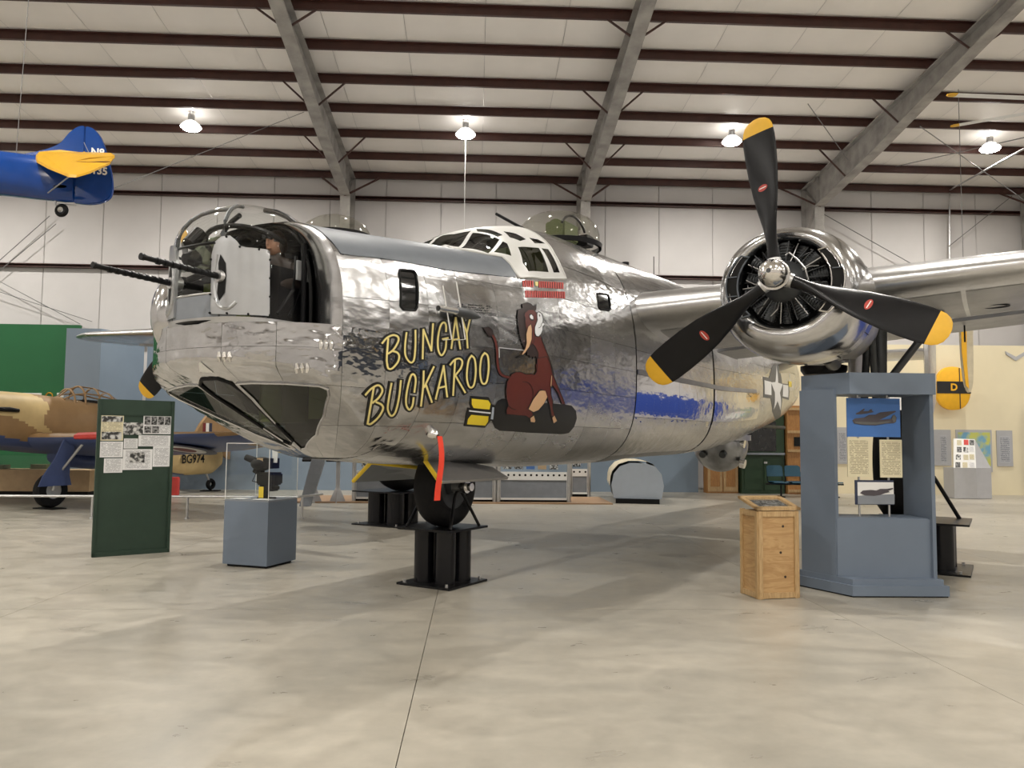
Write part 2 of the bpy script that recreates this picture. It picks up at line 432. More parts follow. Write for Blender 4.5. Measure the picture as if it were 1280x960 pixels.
# ------------------------------------------------------------------ the hangar
X0, X1, Y0, Y1 = -27.04, 33.92, -14.0, 26.3
XB = -0.37                                    # floor joint under the nose stand
EAVE, SLOPE, YR = 10.2, 0.08, 6.15
def roofz(y): return EAVE+SLOPE*((26.0-y) if y > YR else (26.0-YR)-(YR-y))
fl = MB().box(((X0+X1)/2, (Y0+Y1)/2, -0.17), (X1-X0+1, Y1-Y0+1, 0.3)).build('floor', 'black_matte', smooth=0); fl['kind'] = 'structure'
slab_me = None
yb = [-7.5, 0.13, 7.75, 15.37, 22.99]
for ky in range(-2, 5):
    y0, y1 = 7.75+7.62*(ky-2), 7.75+7.62*(ky-1)
    y0, y1 = max(y0, Y0), min(y1, Y1+0.3)
    if y1 - y0 < 0.1: continue
    for kx in range(-7, 9):
        x0 = XB+3.81*kx; x1 = x0+3.81
        g = 0.005
        m = MB().box(((x0+x1)/2, (y0+y1)/2, -0.03), (x1-x0-g, y1-y0-g, 0.06))
        m.build('slab', 'concrete', fl, smooth=0)
# ceiling
ce = MB()
ce.add([(X0, Y1, roofz(Y1)+0.32), (X1, Y1, roofz(Y1)+0.32), (X1, YR, roofz(YR)+0.32), (X0, YR, roofz(YR)+0.32), (X1, Y0, roofz(Y0)+0.32), (X0, Y0, roofz(Y0)+0.32)],
       [(0, 1, 2, 3), (3, 2, 4, 5)])
ce = ce.build('ceiling', 'wall_white', smooth=0); ce['kind'] = 'structure'
DP = 1.524/math.hypot(1, SLOPE)
rowsN = [26.0-DP*k for k in range(0, 14)]
rowsS = [2*YR-y for y in rowsN if 2*YR-y > Y0]
def strip(width):
    b = MB(); ys = []
    for k in range(13):
        for j in range(6): ys.append((rowsN[k]-DP*j/6, j/6))
    ys.append((YR, 0.0))
    n = 5; rings = []
    for y, t in ys:
        sag = 0.045*(math.sin(math.pi*t)**0.7 if 0 < t < 1 else 0)
        rings.append([(width*(i/(n-1)-0.5), y, roofz(y)+0.13-sag*(0.75+0.25*math.sin(math.pi*i/(n-1)))+0.012*abs(i/(n-1)-0.5)*2) for i in range(n)])
    return b.loft(rings, caps=False, closed=False)
st = strip(1.818).build('insulation_panel', 'insulation', ce, smooth=60, recalc=False)
first = True
nst = int((X1-X0)/1.829)+1
for k in range(nst):
    x = X0+1.829*(k+0.35)
    if first: o = st; first = False
    else: o = dup(st, ce)
    o.location = (x, 0, 0)
    o2 = dup(st, ce); o2.location = (x, 2*YR, 0); o2.scale = (1, -1, 1)
# purlins
def zsec(y, z, h=0.2, w=0.075, t=0.012):
    return [(y-w, z+h/2-t), (y-w, z+h/2), (y+t, z+h/2), (y+t, z-h/2+t), (y+w, z-h/2+t), (y+w, z-h/2), (y, z-h/2), (y, z+h/2-t)]
pu0 = MB().loft([[(xx, y, z) for y, z in zsec(0, 0)] for xx in (X0, X1)]).build('purlin', 'purlin_brown', ce, smooth=0)
pu0.location = (0, rowsN[0], roofz(rowsN[0]))
for y in rowsN[1:]+rowsS:
    o = dup(pu0, ce); o.location = (0, y, roofz(y))
# lamp conduit
# walls
def wall(name, a, b, z1, mname='wall_white'):
    a, b = np.array(a), np.array(b); d = b-a
    n = np.array((-d[1], d[0]))/np.linalg.norm(d)
    m = MB().prism([(a[0], a[1], 0), (b[0], b[1], 0), (b[0], b[1], z1), (a[0], a[1], z1)], (n[0]*0.15, n[1]*0.15, 0))
    o = m.build(name, mname, smooth=0); o['kind'] = 'structure'; return o
wb = wall('wall_back', (X1, Y1+0.02), (X0, Y1+0.02), 10.5, 'black_matte') if False else MB().box(((X0+X1)/2, Y1+0.12, 5.25), (X1-X0, 0.1, 10.7)).build('wall_back', 'wall_white', smooth=0)
wb['kind'] = 'structure'
wp = MB().box((0, Y1, 5.2), (1.817, 0.08, 10.35)).build('wall_panel', 'wall_white', wb, smooth=0, bevel=0.015)
for k in range(nst):
    o = wp if k == 0 else dup(wp, wb)
    o.location = (X0+1.829*(k+0.62), 0, 0)
for z in (9.48, 7.03, 4.6, 2.2):
    MB().loft([[(xx, y, zz) for y, zz in ((Y1-0.05, z+0.06), (Y1-0.22, z+0.06), (Y1-0.22, z+0.035), (Y1-0.07, z+0.035), (Y1-0.07, z-0.035), (Y1-0.22, z-0.035), (Y1-0.22, z-0.06), (Y1-0.05, z-0.06))] for xx in (X0, X1)]).build('girt', 'purlin_brown', wb, smooth=0)
MB().box((X0-0.1, (Y0+Y1)/2, 5.9), (0.2, Y1-Y0, 11.8)).build('wall_left', 'wall_white', smooth=0)['kind'] = 'structure'
MB().box((X1+0.1, (Y0+Y1)/2, 5.9), (0.2, Y1-Y0, 11.8)).build('wall_right', 'wall_white', smooth=0)['kind'] = 'structure'
MB().box(((X0+X1)/2, Y0-0.1, 5.9), (X1-X0, 0.2, 11.8)).build('wall_front', 'wall_white', smooth=0)['kind'] = 'structure'

# rigid frames
colX = [XB+3.81+7.62*k for k in range(-3, 4)]
prof_bot = [(24.95, 9.22), (21.1, 9.70), (17.4, 10.30), (15.4, 10.60), (12.0, 10.85), (YR, 11.2)]
def rafbot(y): return float(np.interp(-y, [-q[0] for q in prof_bot], [q[1] for q in prof_bot]))
RT = -0.11
def make_frame():
    e = empty('steel_arch')
    # column: web + two flanges
    FW, T = 0.31, 0.03
    c = MB()
    ob, ot = 26.05, 26.05; ib, it = 25.45, 24.98
    web = [(ob, 0.02), (ot, roofz(26)+RT), (it, 9.25), (ib, 0.02)]
    c.prism([(-0.012, y, z) for y, z in web], (0.024, 0, 0))
    def flange(b, p, q):
        p, q = np.array(p), np.array(q); d = (q-p)/np.linalg.norm(q-p); n = np.array((-d[1], d[0]))*T/2
        b.prism([(-FW/2, *(p-n)), (-FW/2, *(q-n)), (-FW/2, *(q+n)), (-FW/2, *(p+n))], (FW, 0, 0))
    flange(c, (ob, 0.02), (ot, roofz(26)+RT)); flange(c, (ib, 0.02), (it, 9.25))
    c.box((0, (ob+ib)/2, 0.015), (0.32, 0.75, 0.03))
    c.build('column', 'steel_grey', e, smooth=0)
    r = MB()
    top = [(26.05, roofz(26.05)+RT), (YR, roofz(YR)+RT)]
    poly = top[:1]+top[1:]+prof_bot[::-1]+[(25.0, 9.25)]
    r.prism([(-0.012, y, z) for y, z in poly], (0.024, 0, 0))
    flange(r, *top)
    for i in range(len(prof_bot)-1): flange(r, prof_bot[i], prof_bot[i+1])
    # stiffeners on the knee
    for y0_, z0_, y1_, z1_ in ((25.0, 9.27, 26.0, roofz(26)+RT), (24.95, 9.25, 24.95, roofz(24.95)+RT), (25.9, 8.5, 25.05, 9.25)):
        r.prism([(-0.11, y0_, z0_), (-0.11, y1_, z1_), (-0.11, y1_+0.02, z1_), (-0.11, y0_+0.02, z0_)], (0.22, 0, 0))
    r.build('rafter', 'steel_grey', e, smooth=0)
    # mirrored half toward the camera side
    for s in (-1, 1):
        MB().cyl((0, 24.97, 9.2), (s*0.95, 25.95, roofz(26)-0.1), 0.035, n=6).build('knee_brace', 'purlin_brown', e, smooth=0)
    for k in (2, 4, 6, 8, 10):
        y = rowsN[k]; zb = rafbot(y)
        for s in (-1, 1):
            MB().cyl((s*0.06, y, zb+0.03), (s*(0.35+0.55*(roofz(y)-zb)), y-0.0, roofz(y)-0.1), 0.026, n=6).build('flange_brace', 'purlin_brown', e, smooth=0)
    return e
fr = make_frame()
lab = ['grey tapered steel frame at the green partition behind the blue hanging tail', 'grey tapered steel frame rising behind the clear nose turret dome',
       'grey tapered steel frame rising behind the clear dome on the bomber roof', 'grey tapered steel frame rising behind the near radial engine', 'grey tapered steel frame at the wall conduit beyond the wing']
for i, x in enumerate(colX[2:7]):
    o = fr if i == 0 else dup(fr)
    o.location = (x, 0, 0); tag(o, lab[i], 'steel arch', 'tapered steel arches of the hangar', 'structure')
# far half of the building behind the camera: mirrored frames
# high bay lamps
def make_lamp():
    e = empty('ceiling_lamp')
    MB().cyl((0, 0, 0.40), (0, 0, 0.62), 0.008, n=6).cyl((0, 0, 0.40), (0.0, 0.0, 0.44), 0.04).build('hook', 'steel_light', e)
    MB().lathe([(0.17, 0.0), (0.17, 0.075), (0.20, 0.09), (0.36, 0.09), (0.40, 0.06), (0.41, 0.0)], (0, 0, 0), (0, 0, 1), 20).build('ballast_housing', 'steel_light', e)
    MB().lathe([(0.18, 0.085), (0.15, 0.15), (0.09, 0.22), (0.03, 0.27), (0.0, 0.28), (0.0, 0.27), (0.03, 0.26), (0.09, 0.21), (0.15, 0.14)], (0, 0, 0), (0, 0, 1), 28).build('reflector', 'lamp_bowl', e)
    MB().lathe([(0.012, 0.0), (0.01, 0.255), (0.0, 0.265), (-0.045, 0.23), (-0.075, 0.14), (-0.085, 0.0)], (0, 0, 0), (0, 0, 1), 28).build('lens', 'lamp_glow', e)
    ld = bpy.data.lights.new('lamp_light', 'AREA'); ld.shape = 'DISK'; ld.size = 0.24; ld.energy = LAMP_W; ld.color = LAMP_COL; ld.spread = R(165)
    lo = link('lamp_light', ld, e); lo.location = (0, 0, -0.10)
    lu = bpy.data.lights.new('lamp_uplight', 'AREA'); lu.shape = 'DISK'; lu.size = 0.3; lu.energy = LAMP_W*0.36; lu.color = LAMP_COL; lu.spread = R(178)
    uo = link('lamp_uplight', lu, e); uo.location = (0, 0, 0.46); uo.rotation_euler = (math.pi, 0, 0)
    return e
lp = make_lamp(); n = 0
LAMPL = {(22, -1): 'white high-bay lamp between the hanging blue tail and the rafter behind the turret', (22, 0): 'white high-bay lamp with a thin cord hanging straight down behind the cockpit', (22, 1): 'white high-bay lamp beside the upright propeller blade tip', (22, 2): 'white high-bay lamp beside the bent conduit and slim rotor'}
for yy in (22.1, 11.6, 1.1, -9.4):
    for k in range(-3, 5):
        x = XB+7.62*k
        o = lp if n == 0 else dup(lp)
        o.location = (x, yy, roofz(yy)-0.36)
        tag(o, LAMPL.get((round(yy), k), 'white high-bay lamp hanging by a hook under the brown purlins'), 'ceiling lamp', 'high-bay lamps under the roof')
        n += 1

# partitions
def part_wall(name, pts, z1, t, mname):
    m = MB()
    P = [np.array(p, float) for p in pts]
    for a, b in zip(P, P[1:]):
        d = (b-a)/np.linalg.norm(b-a); n = np.array((-d[1], d[0]))*t
        m.prism([(*a, 0), (*b, 0), (*b, z1), (*a, z1)], (*n, 0))
    o = m.build(name, mname, smooth=0); return o
o = part_wall('partition', [(-9.9, 24.5), (6.95, 24.7)], 4.55, 0.12, 'partition_blue')
tag(o, 'pale blue-grey partition wall behind the bomber nose', 'partition')
o = part_wall('partition', [(-11.35, 22.6), (-10.4, 22.6), (-9.95, 24.4)], 4.55, 0.12, 'partition_blue')
tag(o, 'stepped blue-grey partition end beside the green partition', 'partition')
o = part_wall('partition', [(-24.0, 23.4), (-11.38, 23.4)], 4.75, 0.12, 'partition_green')
tag(o, 'bright green partition wall behind the camouflaged fighter', 'partition')
o = part_wall('partition', [(9.05, 24.7), (17.25, 24.28)], 4.68, 0.12, 'partition_cream')
tag(o, 'cream partition wall with posters beyond the kiosk', 'partition')
o = part_wall('partition', [(17.12, 23.95), (22.8, 18.0)], 2.7, 0.12, 'royal_blue')  # invented blue panel, unseen, gives the bomb bay doors their blue reflection
tag(o, 'royal blue panel added out of view beyond the wing tip, to be mirrored in the bomb bay doors', 'partition')
o = part_wall('partition', [(33.4, 0.0), (33.4, 26.0)], 6.0, 0.12, 'slate')  # unseen dark panel, added only as something dark for the fuselage to reflect
tag(o, 'dark slate panel added out of view along the right wall, to darken the bomber side reflections', 'partition')
# cables, conduits and rods
def cable(pts, r, label, m='cable', name='cable', cat='cable', grp=None):
    return tag(MB().tube(pts, r, 6).build(name, m), label, cat, grp)
YW = Y1-0.12
p = ydep(1187, 236, YW-.15)
cable([ydep(1187, 395, YW-.15), ydep(1187, 258, YW-.15), ydep(1187, 238, YW-.15), ydep(1193, 234, YW-.6), ydep(1215, 222, 23.6), ydep(1280, 186, 20.2)], 0.028, 'grey conduit pipe rising up the white wall and bending along the roof', 'steel_light', 'conduit', 'conduit')
for i, (a, b) in enumerate((((1025, 265), (1140, 330)), ((1265, 245), (1186, 308)))):
    cable([ydep(*a, YW-.2), ydep(*b, YW-.2)], 0.014, ['diagonal wall brace rod running down right of the engine frame', 'diagonal wall brace rod crossing the conduit beyond the wing'][i], 'cable', 'brace_rod', 'brace rod')
for i, (a, ya, b, yb_) in enumerate((((1120, 208), 22, (1280, 172), 17), ((1150, 158), 17, (1280, 250), 23), ((1060, 200), 22, (1010, 130), 18))):
    pa, pb = ydep(*a, ya), ydep(*b, yb_)
    cable([pa, pb], 0.012, ['thin roof brace rod rising past the lamp beyond the wing', 'thin roof brace rod crossing the bent conduit', 'thin roof brace rod beside the rafter behind the engine'][i], 'cable', 'brace_rod', 'brace rod')
for i, (a, b) in enumerate((((0, 325), (62, 270)), ((0, 338), (70, 280)), ((0, 365), (115, 402)), ((0, 352), (100, 405)))):
    cable([ydep(a[0]-80, a[1]+(a[1]-b[1])*80/(b[0]-a[0]), 26.04-.03*i), ydep(*b, 26.04-.03*i)], 0.012, ['upper brace cable on the white wall rising toward the hanging tail wheel', 'lower brace cable on the white wall rising toward the hanging tail wheel', 'lower brace cable on the white wall falling to the foot of the grey column', 'upper brace cable on the white wall falling to the foot of the grey column'][i], 'cable', 'brace_cable', 'cable')
cable([ydep(143, 235, 15.0), ydep(380, 140, 19.5)], 0.008, 'thin suspension wire from the blue rudder up to the rafter', 'cable', 'steel_wire', 'wire')
cable([(XB, 22.1, 2.6), (XB, 22.1, roofz(22.1)-.46)], 0.011, 'thin white cord hanging from the lamp straight down behind the cockpit', 'white_flat', 'cord', 'cord')

# ------------------------------------------------------------------ the bomber: frame (x aft, p port, z up)
AH = R(56.0)
FWD = np.array([-math.cos(AH), -math.sin(AH), 0]); PORT = np.array([math.sin(AH), -math.cos(AH), 0])
ENG_P, ENG_Z = 3.36, 3.38
ORG = np.array([3.19, 8.30, 0.0])-ENG_P*PORT
AC = empty('bomber_aircraft', ORG, AH, 'polished aluminium four-engined bomber with nose turret and cartoon bull nose art, wheels on stands', 'aircraft')
def LL(x, p, z): return (x, -p, z)
def lcl(P):
    d = np.asarray(P)-ORG; return np.stack([d@-FWD, d@PORT, d[..., 2]], -1)
CL = lcl(CP)
def lray(px, py):
    d = ray(px, py); return np.array([d@-FWD, d@PORT, d[2]])
def side(px, py, lat):
    d = lray(px, py); t = (lat-CL[1])/d[1]; return CL+t*d
def stat(px, py, s):
    d = lray(px, py); t = (s-CL[0])/d[0]; return CL+t*d

def pchip(x, xs, ys):
    xs = np.asarray(xs, float); ys = np.asarray(ys, float)
    h = np.diff(xs); dl = np.diff(ys)/h; n = len(xs); m = np.zeros(n)
    for i in range(1, n-1):
        if dl[i-1]*dl[i] > 0:
            w1, w2 = 2*h[i]+h[i-1], h[i]+2*h[i-1]; m[i] = (w1+w2)/(w1/dl[i-1]+w2/dl[i])
    m[0], m[-1] = dl[0]*0.5, dl[-1]
    x = np.clip(x, xs[0], xs[-1]); i = np.clip(np.searchsorted(xs, x, side='right')-1, 0, n-2)
    t = (x-xs[i])/h[i]
    return ys[i]*(1+2*t)*(1-t)**2+h[i]*m[i]*t*(1-t)**2+ys[i+1]*t*t*(3-2*t)+h[i]*m[i+1]*t*t*(t-1)
T_SX = [-4.15, -3.4, -2.4, -1.4, 0, 1.5, 3.2, 5.0, 7, 9, 11, 13.5, 15.6]
T_HW = [1.05, 1.09, 1.12, 1.14, 1.15, 1.15, 1.15, 1.14, 1.12, 1.05, .93, .68, .40]
T_ZM = [2.45, 2.5, 2.55, 2.6, 2.6, 2.6, 2.6, 2.6, 2.65, 2.75, 2.9, 3.1, 3.3]
T_NB = [2.6, 2.8, 3.0, 3.2, 3.2, 3.2, 3.2, 3.2, 3.0, 2.8, 2.5, 2.3, 2.2]
T_ZB = [1.48, 1.431, 1.355, 1.325, 1.273, 1.276, 1.327, 1.352, 1.441, 1.645, 1.87, 2.2, 2.6]
T_ZX = [-4.15, -3.4, -2.4, -1.6, -1.45, -1.2, -.85, -.3, .3, 1.5, 3.2, 5, 7, 9, 11, 13.5, 15.6]
T_ZT = [3.40, 3.47, 3.60, 3.70, 3.76, 3.98, 4.13, 4.25, 4.33, 4.39, 4.46, 4.53, 4.56, 4.45, 4.3, 4.2, 4.1]
T_NT = [3.0, 3.0, 2.8, 2.7, 2.7, 2.7, 2.6, 2.6, 2.5, 2.3, 2.3, 2.3, 2.3, 2.2, 2.2, 2.2, 2.2]
def lp_(x):
    x = np.asarray(x, float)
    return (pchip(x, T_SX, T_HW), pchip(x, T_SX, T_ZM), pchip(x, T_SX, T_NB), pchip(x, T_ZX, T_NT), pchip(x, T_SX, T_ZB), pchip(x, T_ZX, T_ZT))
def g_loft(x, p, z):
    a, zm, nb, nt, zb, zt = lp_(x); up = z > zm
    n = np.where(up, nt, nb); h = np.where(up, zt-zm, zm-zb)
    return ((np.abs(p)/a)**n+(np.abs(z-zm)/h)**n)**(1/n)-1
CH_N = np.array((-0.528, -0.849)); CH_0 = np.array((-4.44, 2.04))
CS_N = np.array((-0.483, 0.12, -0.867)); CS_0 = np.array((-4.44, 0.20, 2.04))
XRN, LFN = -4.0, 0.70
def smax(a, b, k):
    h = np.clip(0.5+0.5*(a-b)/k, 0, 1); return b*(1-h)+a*h+k*h*(1-h)
def G(x, p, z):
    g = g_loft(x, p, z)
    gp = np.sqrt((np.minimum(x-XRN, 0)/LFN)**2+(p/1.06)**2)-1
    low = z < 2.49
    g1 = np.maximum(g, np.where(x < XRN, np.where(low, gp, (-4.12-x)*3), -1))
    gc = (x-CH_0[0])*CH_N[0]+(z-CH_0[1])*CH_N[1]
    gs = (x-CS_0[0])*CS_N[0]+(np.abs(p)-CS_0[1])*CS_N[1]+(z-CS_0[2])*CS_N[2]
    g2 = smax(g1, np.maximum(gc, gs), 0.04)
    return np.where((x < -2.9) & low, g2, g1)
def grad(x, p, z, fn=None):
    fn = fn or G; e = 1e-3
    g = np.stack([fn(x+e, p, z)-fn(x-e, p, z), fn(x, p+e, z)-fn(x, p-e, z), fn(x, p, z+e)-fn(x, p, z-e)], -1)
    return g/np.maximum(np.linalg.norm(g, axis=-1, keepdims=True), 1e-9)
def hits(px, fn=None, t0=3.0, t1=22.0, n=900):
    fn = fn or G; px = np.asarray(px, float)
    D = np.array([lray(*q) for q in px]); ts = np.linspace(t0, t1, n)
    P = CL+D[:, None, :]*ts[None, :, None]
    v = fn(P[..., 0], P[..., 1], P[..., 2]) < 0
    k = np.where(v.any(1), v.argmax(1), -1)
    bad = k < 1
    if bad.any():   # ray passes the outline: take the closest approach
        vv = fn(P[..., 0], P[..., 1], P[..., 2]); k = np.where(bad, np.maximum(vv.argmin(1), 1), k)
    a, b = ts[k-1].copy(), ts[k].copy()
    for _ in range(24):
        m = (a+b)/2; Q = CL+D*m[:, None]; s = fn(Q[:, 0], Q[:, 1], Q[:, 2]) < 0
        b = np.where(s, m, b); a = np.where(s, a, m)
    return CL+D*((a+b)/2)[:, None]
# surfaces: domain (u,v) in metres-like units -> 3d
PHS = 1.35
def loft3(u, v):
    x = u; ph = v/PHS; a, zm, nb, nt, zb, zt = lp_(x); c, s = np.cos(ph), np.sin(ph)
    n = np.where(s > 0, nt, nb); h = np.where(s > 0, zt-zm, zm-zb)
    r = 1/((np.abs(c)/a)**n+(np.abs(s)/h)**n)**(1/n)
    return np.stack([x, r*c, zm+r*s], -1)
def loft2(P):
    a, zm, *_ = lp_(P[:, 0]); return np.stack([P[:, 0], PHS*np.arctan2(P[:, 2]-zm, P[:, 1])], -1)
NCX = -3.1
def nose3(u, v):
    az = u/1.0; z = v; a = np.zeros_like(az); b = np.full_like(az, 2.0)
    for _ in range(30):
        m = (a+b)/2; s = G(NCX-m*np.cos(az), m*np.sin(az), z) < 0
        a = np.where(s, m, a); b = np.where(s, b, m)
    m = (a+b)/2
    return np.stack([NCX-m*np.cos(az), m*np.sin(az), z], -1)
def nose2(P): return np.stack([np.arctan2(P[:, 1], NCX-P[:, 0]), P[:, 2]], -1)
def patch(name, poly, holes, step, to3, fn, off, mats, parent, thick=0.0, frame=LL):
    poly = densify(poly, step); P2 = [tuple(q) for q in poly]; E = [(i, (i+1) % len(poly)) for i in range(len(poly))]
    us = np.array(poly); lo, hi = us.min(0), us.max(0)
    act = []
    for h in holes:
        hh = np.array(h)
        if (hh.max(0) < lo).any() or (hh.min(0) > hi).any(): continue
        act.append(h); hd = densify(h, step); o = len(P2); P2 += hd; E += [(o+i, o+(i+1) % len(hd)) for i in range(len(hd))]
    gx = np.arange(lo[0]+step*.5, hi[0], step); gy = np.arange(lo[1]+step*.5, hi[1], step)
    if len(gx) and len(gy):
        gp = np.stack(np.meshgrid(gx, gy), -1).reshape(-1, 2); gp = gp[inside(gp, poly)]; P2 += [tuple(q) for q in gp]
    r = delaunay_2d_cdt([Vector(q) for q in P2], E, [], 0, 1e-5)
    V = np.array([tuple(q) for q in r[0]]); F = [f for f in r[2] if len(f) == 3]
    if not F: return None
    Fa = np.array(F); C = V[Fa].mean(1); k = inside(C, poly)
    for h in act: k &= ~inside(C, h)
    Fa = Fa[k]
    if not len(Fa): return None
    P3 = to3(V[:, 0], V[:, 1]); Nn = grad(P3[:, 0], P3[:, 1], P3[:, 2], fn); Q = P3+Nn*off
    used = np.unique(Fa); mp = -np.ones(len(V), int); mp[used] = np.arange(len(used)); Fa = mp[Fa]; Q = Q[used]; Nn = Nn[used]
    Q = np.array([frame(*q) for q in Q]); Nl = np.array([frame(*q) for q in Nn]) if frame is LL else Nn
    fn_ = np.cross(Q[Fa[:, 1]]-Q[Fa[:, 0]], Q[Fa[:, 2]]-Q[Fa[:, 0]]); flip = (fn_*Nl[Fa[:, 0]]).sum(1) < 0
    Fa[flip] = Fa[flip][:, ::-1]
    lab = np.arange(len(Q))
    while True:
        m_ = lab[Fa].min(1); l2 = lab.copy()
        for k_ in range(3): np.minimum.at(l2, Fa[:, k_], m_)
        l2 = l2[l2]
        if (l2 == lab).all(): break
        lab = l2
    best = None
    for c_ in np.unique(lab[Fa[:, 0]]):
        fs = Fa[lab[Fa[:, 0]] == c_]
        if len(fs) < 6 and len(fs) < len(Fa): continue
        us_ = np.unique(fs); mp = -np.ones(len(Q), int); mp[us_] = np.arange(len(us_))
        me = bpy.data.meshes.new(name); me.from_pydata(Q[us_].tolist(), [], mp[fs].tolist()); me.materials.append(MATS[mats])
        me.polygons.foreach_set('use_smooth', [True]*len(me.polygons))
        me.normals_split_custom_set_from_vertices(Nl[us_].tolist())
        o = link(name, me, parent)
        best = best or o
    return best
def deg(v): return PHS*R(v)

# --- window outlines (photo pixels -> surface)
def pl(px, conv=loft2, fn=None): return [tuple(q) for q in conv(hits(px, fn))]
def mir_loft(poly): return [(u, PHS*math.pi-v) for u, v in poly][::-1]
def mir_nose(poly): return [(-u, v) for u, v in poly][::-1]
can_low = pl([(549, 306), (562, 309.5), (575, 312.5), (600, 317), (627, 321.5), (638, 331), (644, 341), (649, 347), (675, 348), (707, 348.5), (700, 333), (692, 318), (687, 309)])
xr = can_low[-1][0]
can_low[0] = (-1.50, PHS*math.pi/2-0.02) if can_low[0][1] > PHS*math.pi/2 else can_low[0]
canopy = [q for q in can_low if q[1] < PHS*math.pi/2]
canopy = canopy+[(xr, PHS*math.pi/2)]
canopy = canopy+[(u, PHS*math.pi-v) for u, v in canopy[:-1]][::-1]
panes_px = {
    'side_pane': ([(576.5, 311), (591, 291.8), (624.5, 300.2), (610, 317.5)], 'cockpit_glass'),
    'quarter_pane': ([(617.5, 315.8), (628.5, 302.5), (633.7, 305), (639, 320.5)], 'cockpit_glass'),
    'sliding_window': ([(647, 309.5), (673, 310.5), (685, 340.5), (660, 339.5), (653, 329)], 'cockpit_glass'),
    'rear_pane': ([(676.5, 311), (684.5, 312), (699, 341), (691.5, 341)], 'cockpit_glass')}
FU = MB().lathe([(0, 0.04), (0.02, 0.05), (18.5, 0.05), (18.52, 0.04)], LL(-3.2, 0, 2.0), (1, 0, 0), 8).build('fuselage', 'dark_interior', AC)   # keel spar the skins hang on
# small windows are set into the skin
win_px = {'nose_window': [(500, 337), (517, 338.5), (520, 342), (521.5, 384), (519, 388), (504, 387), (500.5, 383), (498.5, 341)],
          'radio_window': [(746, 366.5), (759, 368), (761, 370), (763.5, 386), (761, 388.5), (750, 386.5), (748, 384)],
          }
wins = {k: pl(v) for k, v in win_px.items()}
allwin = [q for v in wins.values() for q in (v, mir_loft(v))]
chin_pl = [(-4.50, -.10), (-4.50, .10), (-4.44, .19), (-4.30, .20), (-3.72, .075), (-3.67, .0), (-3.72, -.075), (-4.30, -.20), (-4.44, -.19)]
def on_chin(x, p): return (x, p, CH_0[1]+(x-CH_0[0])*-CH_N[0]/CH_N[1])
chin = [tuple(q) for q in nose2(np.array([on_chin(*q) for q in chin_pl]))]
cheek = pl([(296, 479.5), (315, 478), (360, 479), (400, 482), (410, 486), (411, 494), (405, 520), (396, 543), (383, 559), (376, 561), (345, 530), (316, 498)], nose2)
cheekm = mir_nose(cheek)
# --- skins
xb = [-3.1, -2.6, -2.0, -1.45, -.72, .05, .78, 1.47]
pb_low = [-90, -62, -38, -20, -3, 13, 30, 47, 64, 90]
GAP = 0.0022
cnt = 0
def skins(xs, phs, m, holes, step=0.09, jit=0.0):
    for i in range(len(xs)-1):
        for j in range(len(phs)-1):
            u0, u1, v0, v1 = xs[i]+GAP, xs[i+1]-GAP, deg(phs[j])+GAP, deg(phs[j+1])-GAP
            patch('skin_panel', [(u0, v0), (u1, v0), (u1, v1), (u0, v1)], holes, step, loft3, g_loft, 0.0, m, FU)
holesA = allwin+[canopy]
skins(xb, pb_low, 'alu', holesA)
skins(xb, [90, 130, 180, 220, 270], 'alu', holesA, 0.13)
skins([-4.12, -3.6, -3.1], [-2.3, 14, 34, 60, 90, 120, 146, 166, 182.3], 'alu', holesA, 0.07)
skins([-3.27, -3.1], [-128, -90, -52], 'alu', [], 0.07)
# bomb bay and aft
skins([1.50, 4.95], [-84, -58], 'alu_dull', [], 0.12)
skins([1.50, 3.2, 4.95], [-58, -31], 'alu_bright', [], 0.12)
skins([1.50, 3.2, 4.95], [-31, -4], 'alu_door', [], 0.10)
skins([1.50, 3.2, 4.95], [-4, 12, 35, 62, 90], 'alu', [], 0.13)
skins([1.50, 4.95], [90, 180, 270, 276], 'alu', [], 0.2)
skins([5.03, 6.6, 8.0], [-90, -58, -31], 'alu', [], 0.13)
FLARE = 0.022                                 # rear roller door flared aft, shaped so it mirrors the added blue panel
def door3(u, v): P = loft3(u, v); P[:, 1] = P[:, 1]*(1+FLARE*(u-5.03)); return P
def g_door(x, p, z): return g_loft(x, p/(1+FLARE*(x-5.03)), z)
patch('skin_panel', [(5.03+GAP, deg(-31)+GAP), (7.98, deg(-31)+GAP), (7.98, deg(-5)-GAP), (5.03+GAP, deg(-5)-GAP)], [], 0.10, door3, g_door, 0.002, 'alu_door', FU)
skins([5.03, 6.6, 8.0], [-5, 14, 40, 90], 'alu', [], 0.14)
skins([5.03, 8.0], [90, 180, 270], 'alu', [], 0.22)
skins([8.0, 8.9, 9.9, 11.0, 12.4, 14, 15.6], [-90, -45, -10, 25, 90], 'alu', [], 0.18)
skins([8.0, 11.0, 15.6], [90, 180, 270], 'alu', [], 0.3)
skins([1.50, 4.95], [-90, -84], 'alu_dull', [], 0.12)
for x in (1.472, 4.955):
    patch('bulkhead_strip', [(x, deg(-85)), (x+0.07, deg(-85)), (x+0.07, deg(-2)), (x, deg(-2))], [], 0.05, loft3, g_loft, -0.012, 'black_matte', FU)
patch('door_rail', [(1.50, deg(-4.5)), (7.98, deg(-4.5)), (7.98, deg(-0.8)), (1.50, deg(-0.8))], [], 0.12, loft3, g_loft, 0.012, 'alu_dull', FU)
# tail cone
MB().loft([[LL(x, p, z) for x, p, z in loft3(np.full(24, xx), np.linspace(0, 2*math.pi, 25)[:24]*PHS)*np.array((1, s, 1))+np.array((dx, 0, (1-s)*0))] for xx, s, dx in ((15.6, 1, 0), (15.6, .7, .25), (15.6, .1, .35))]).build('tail_cone', 'alu', FU)
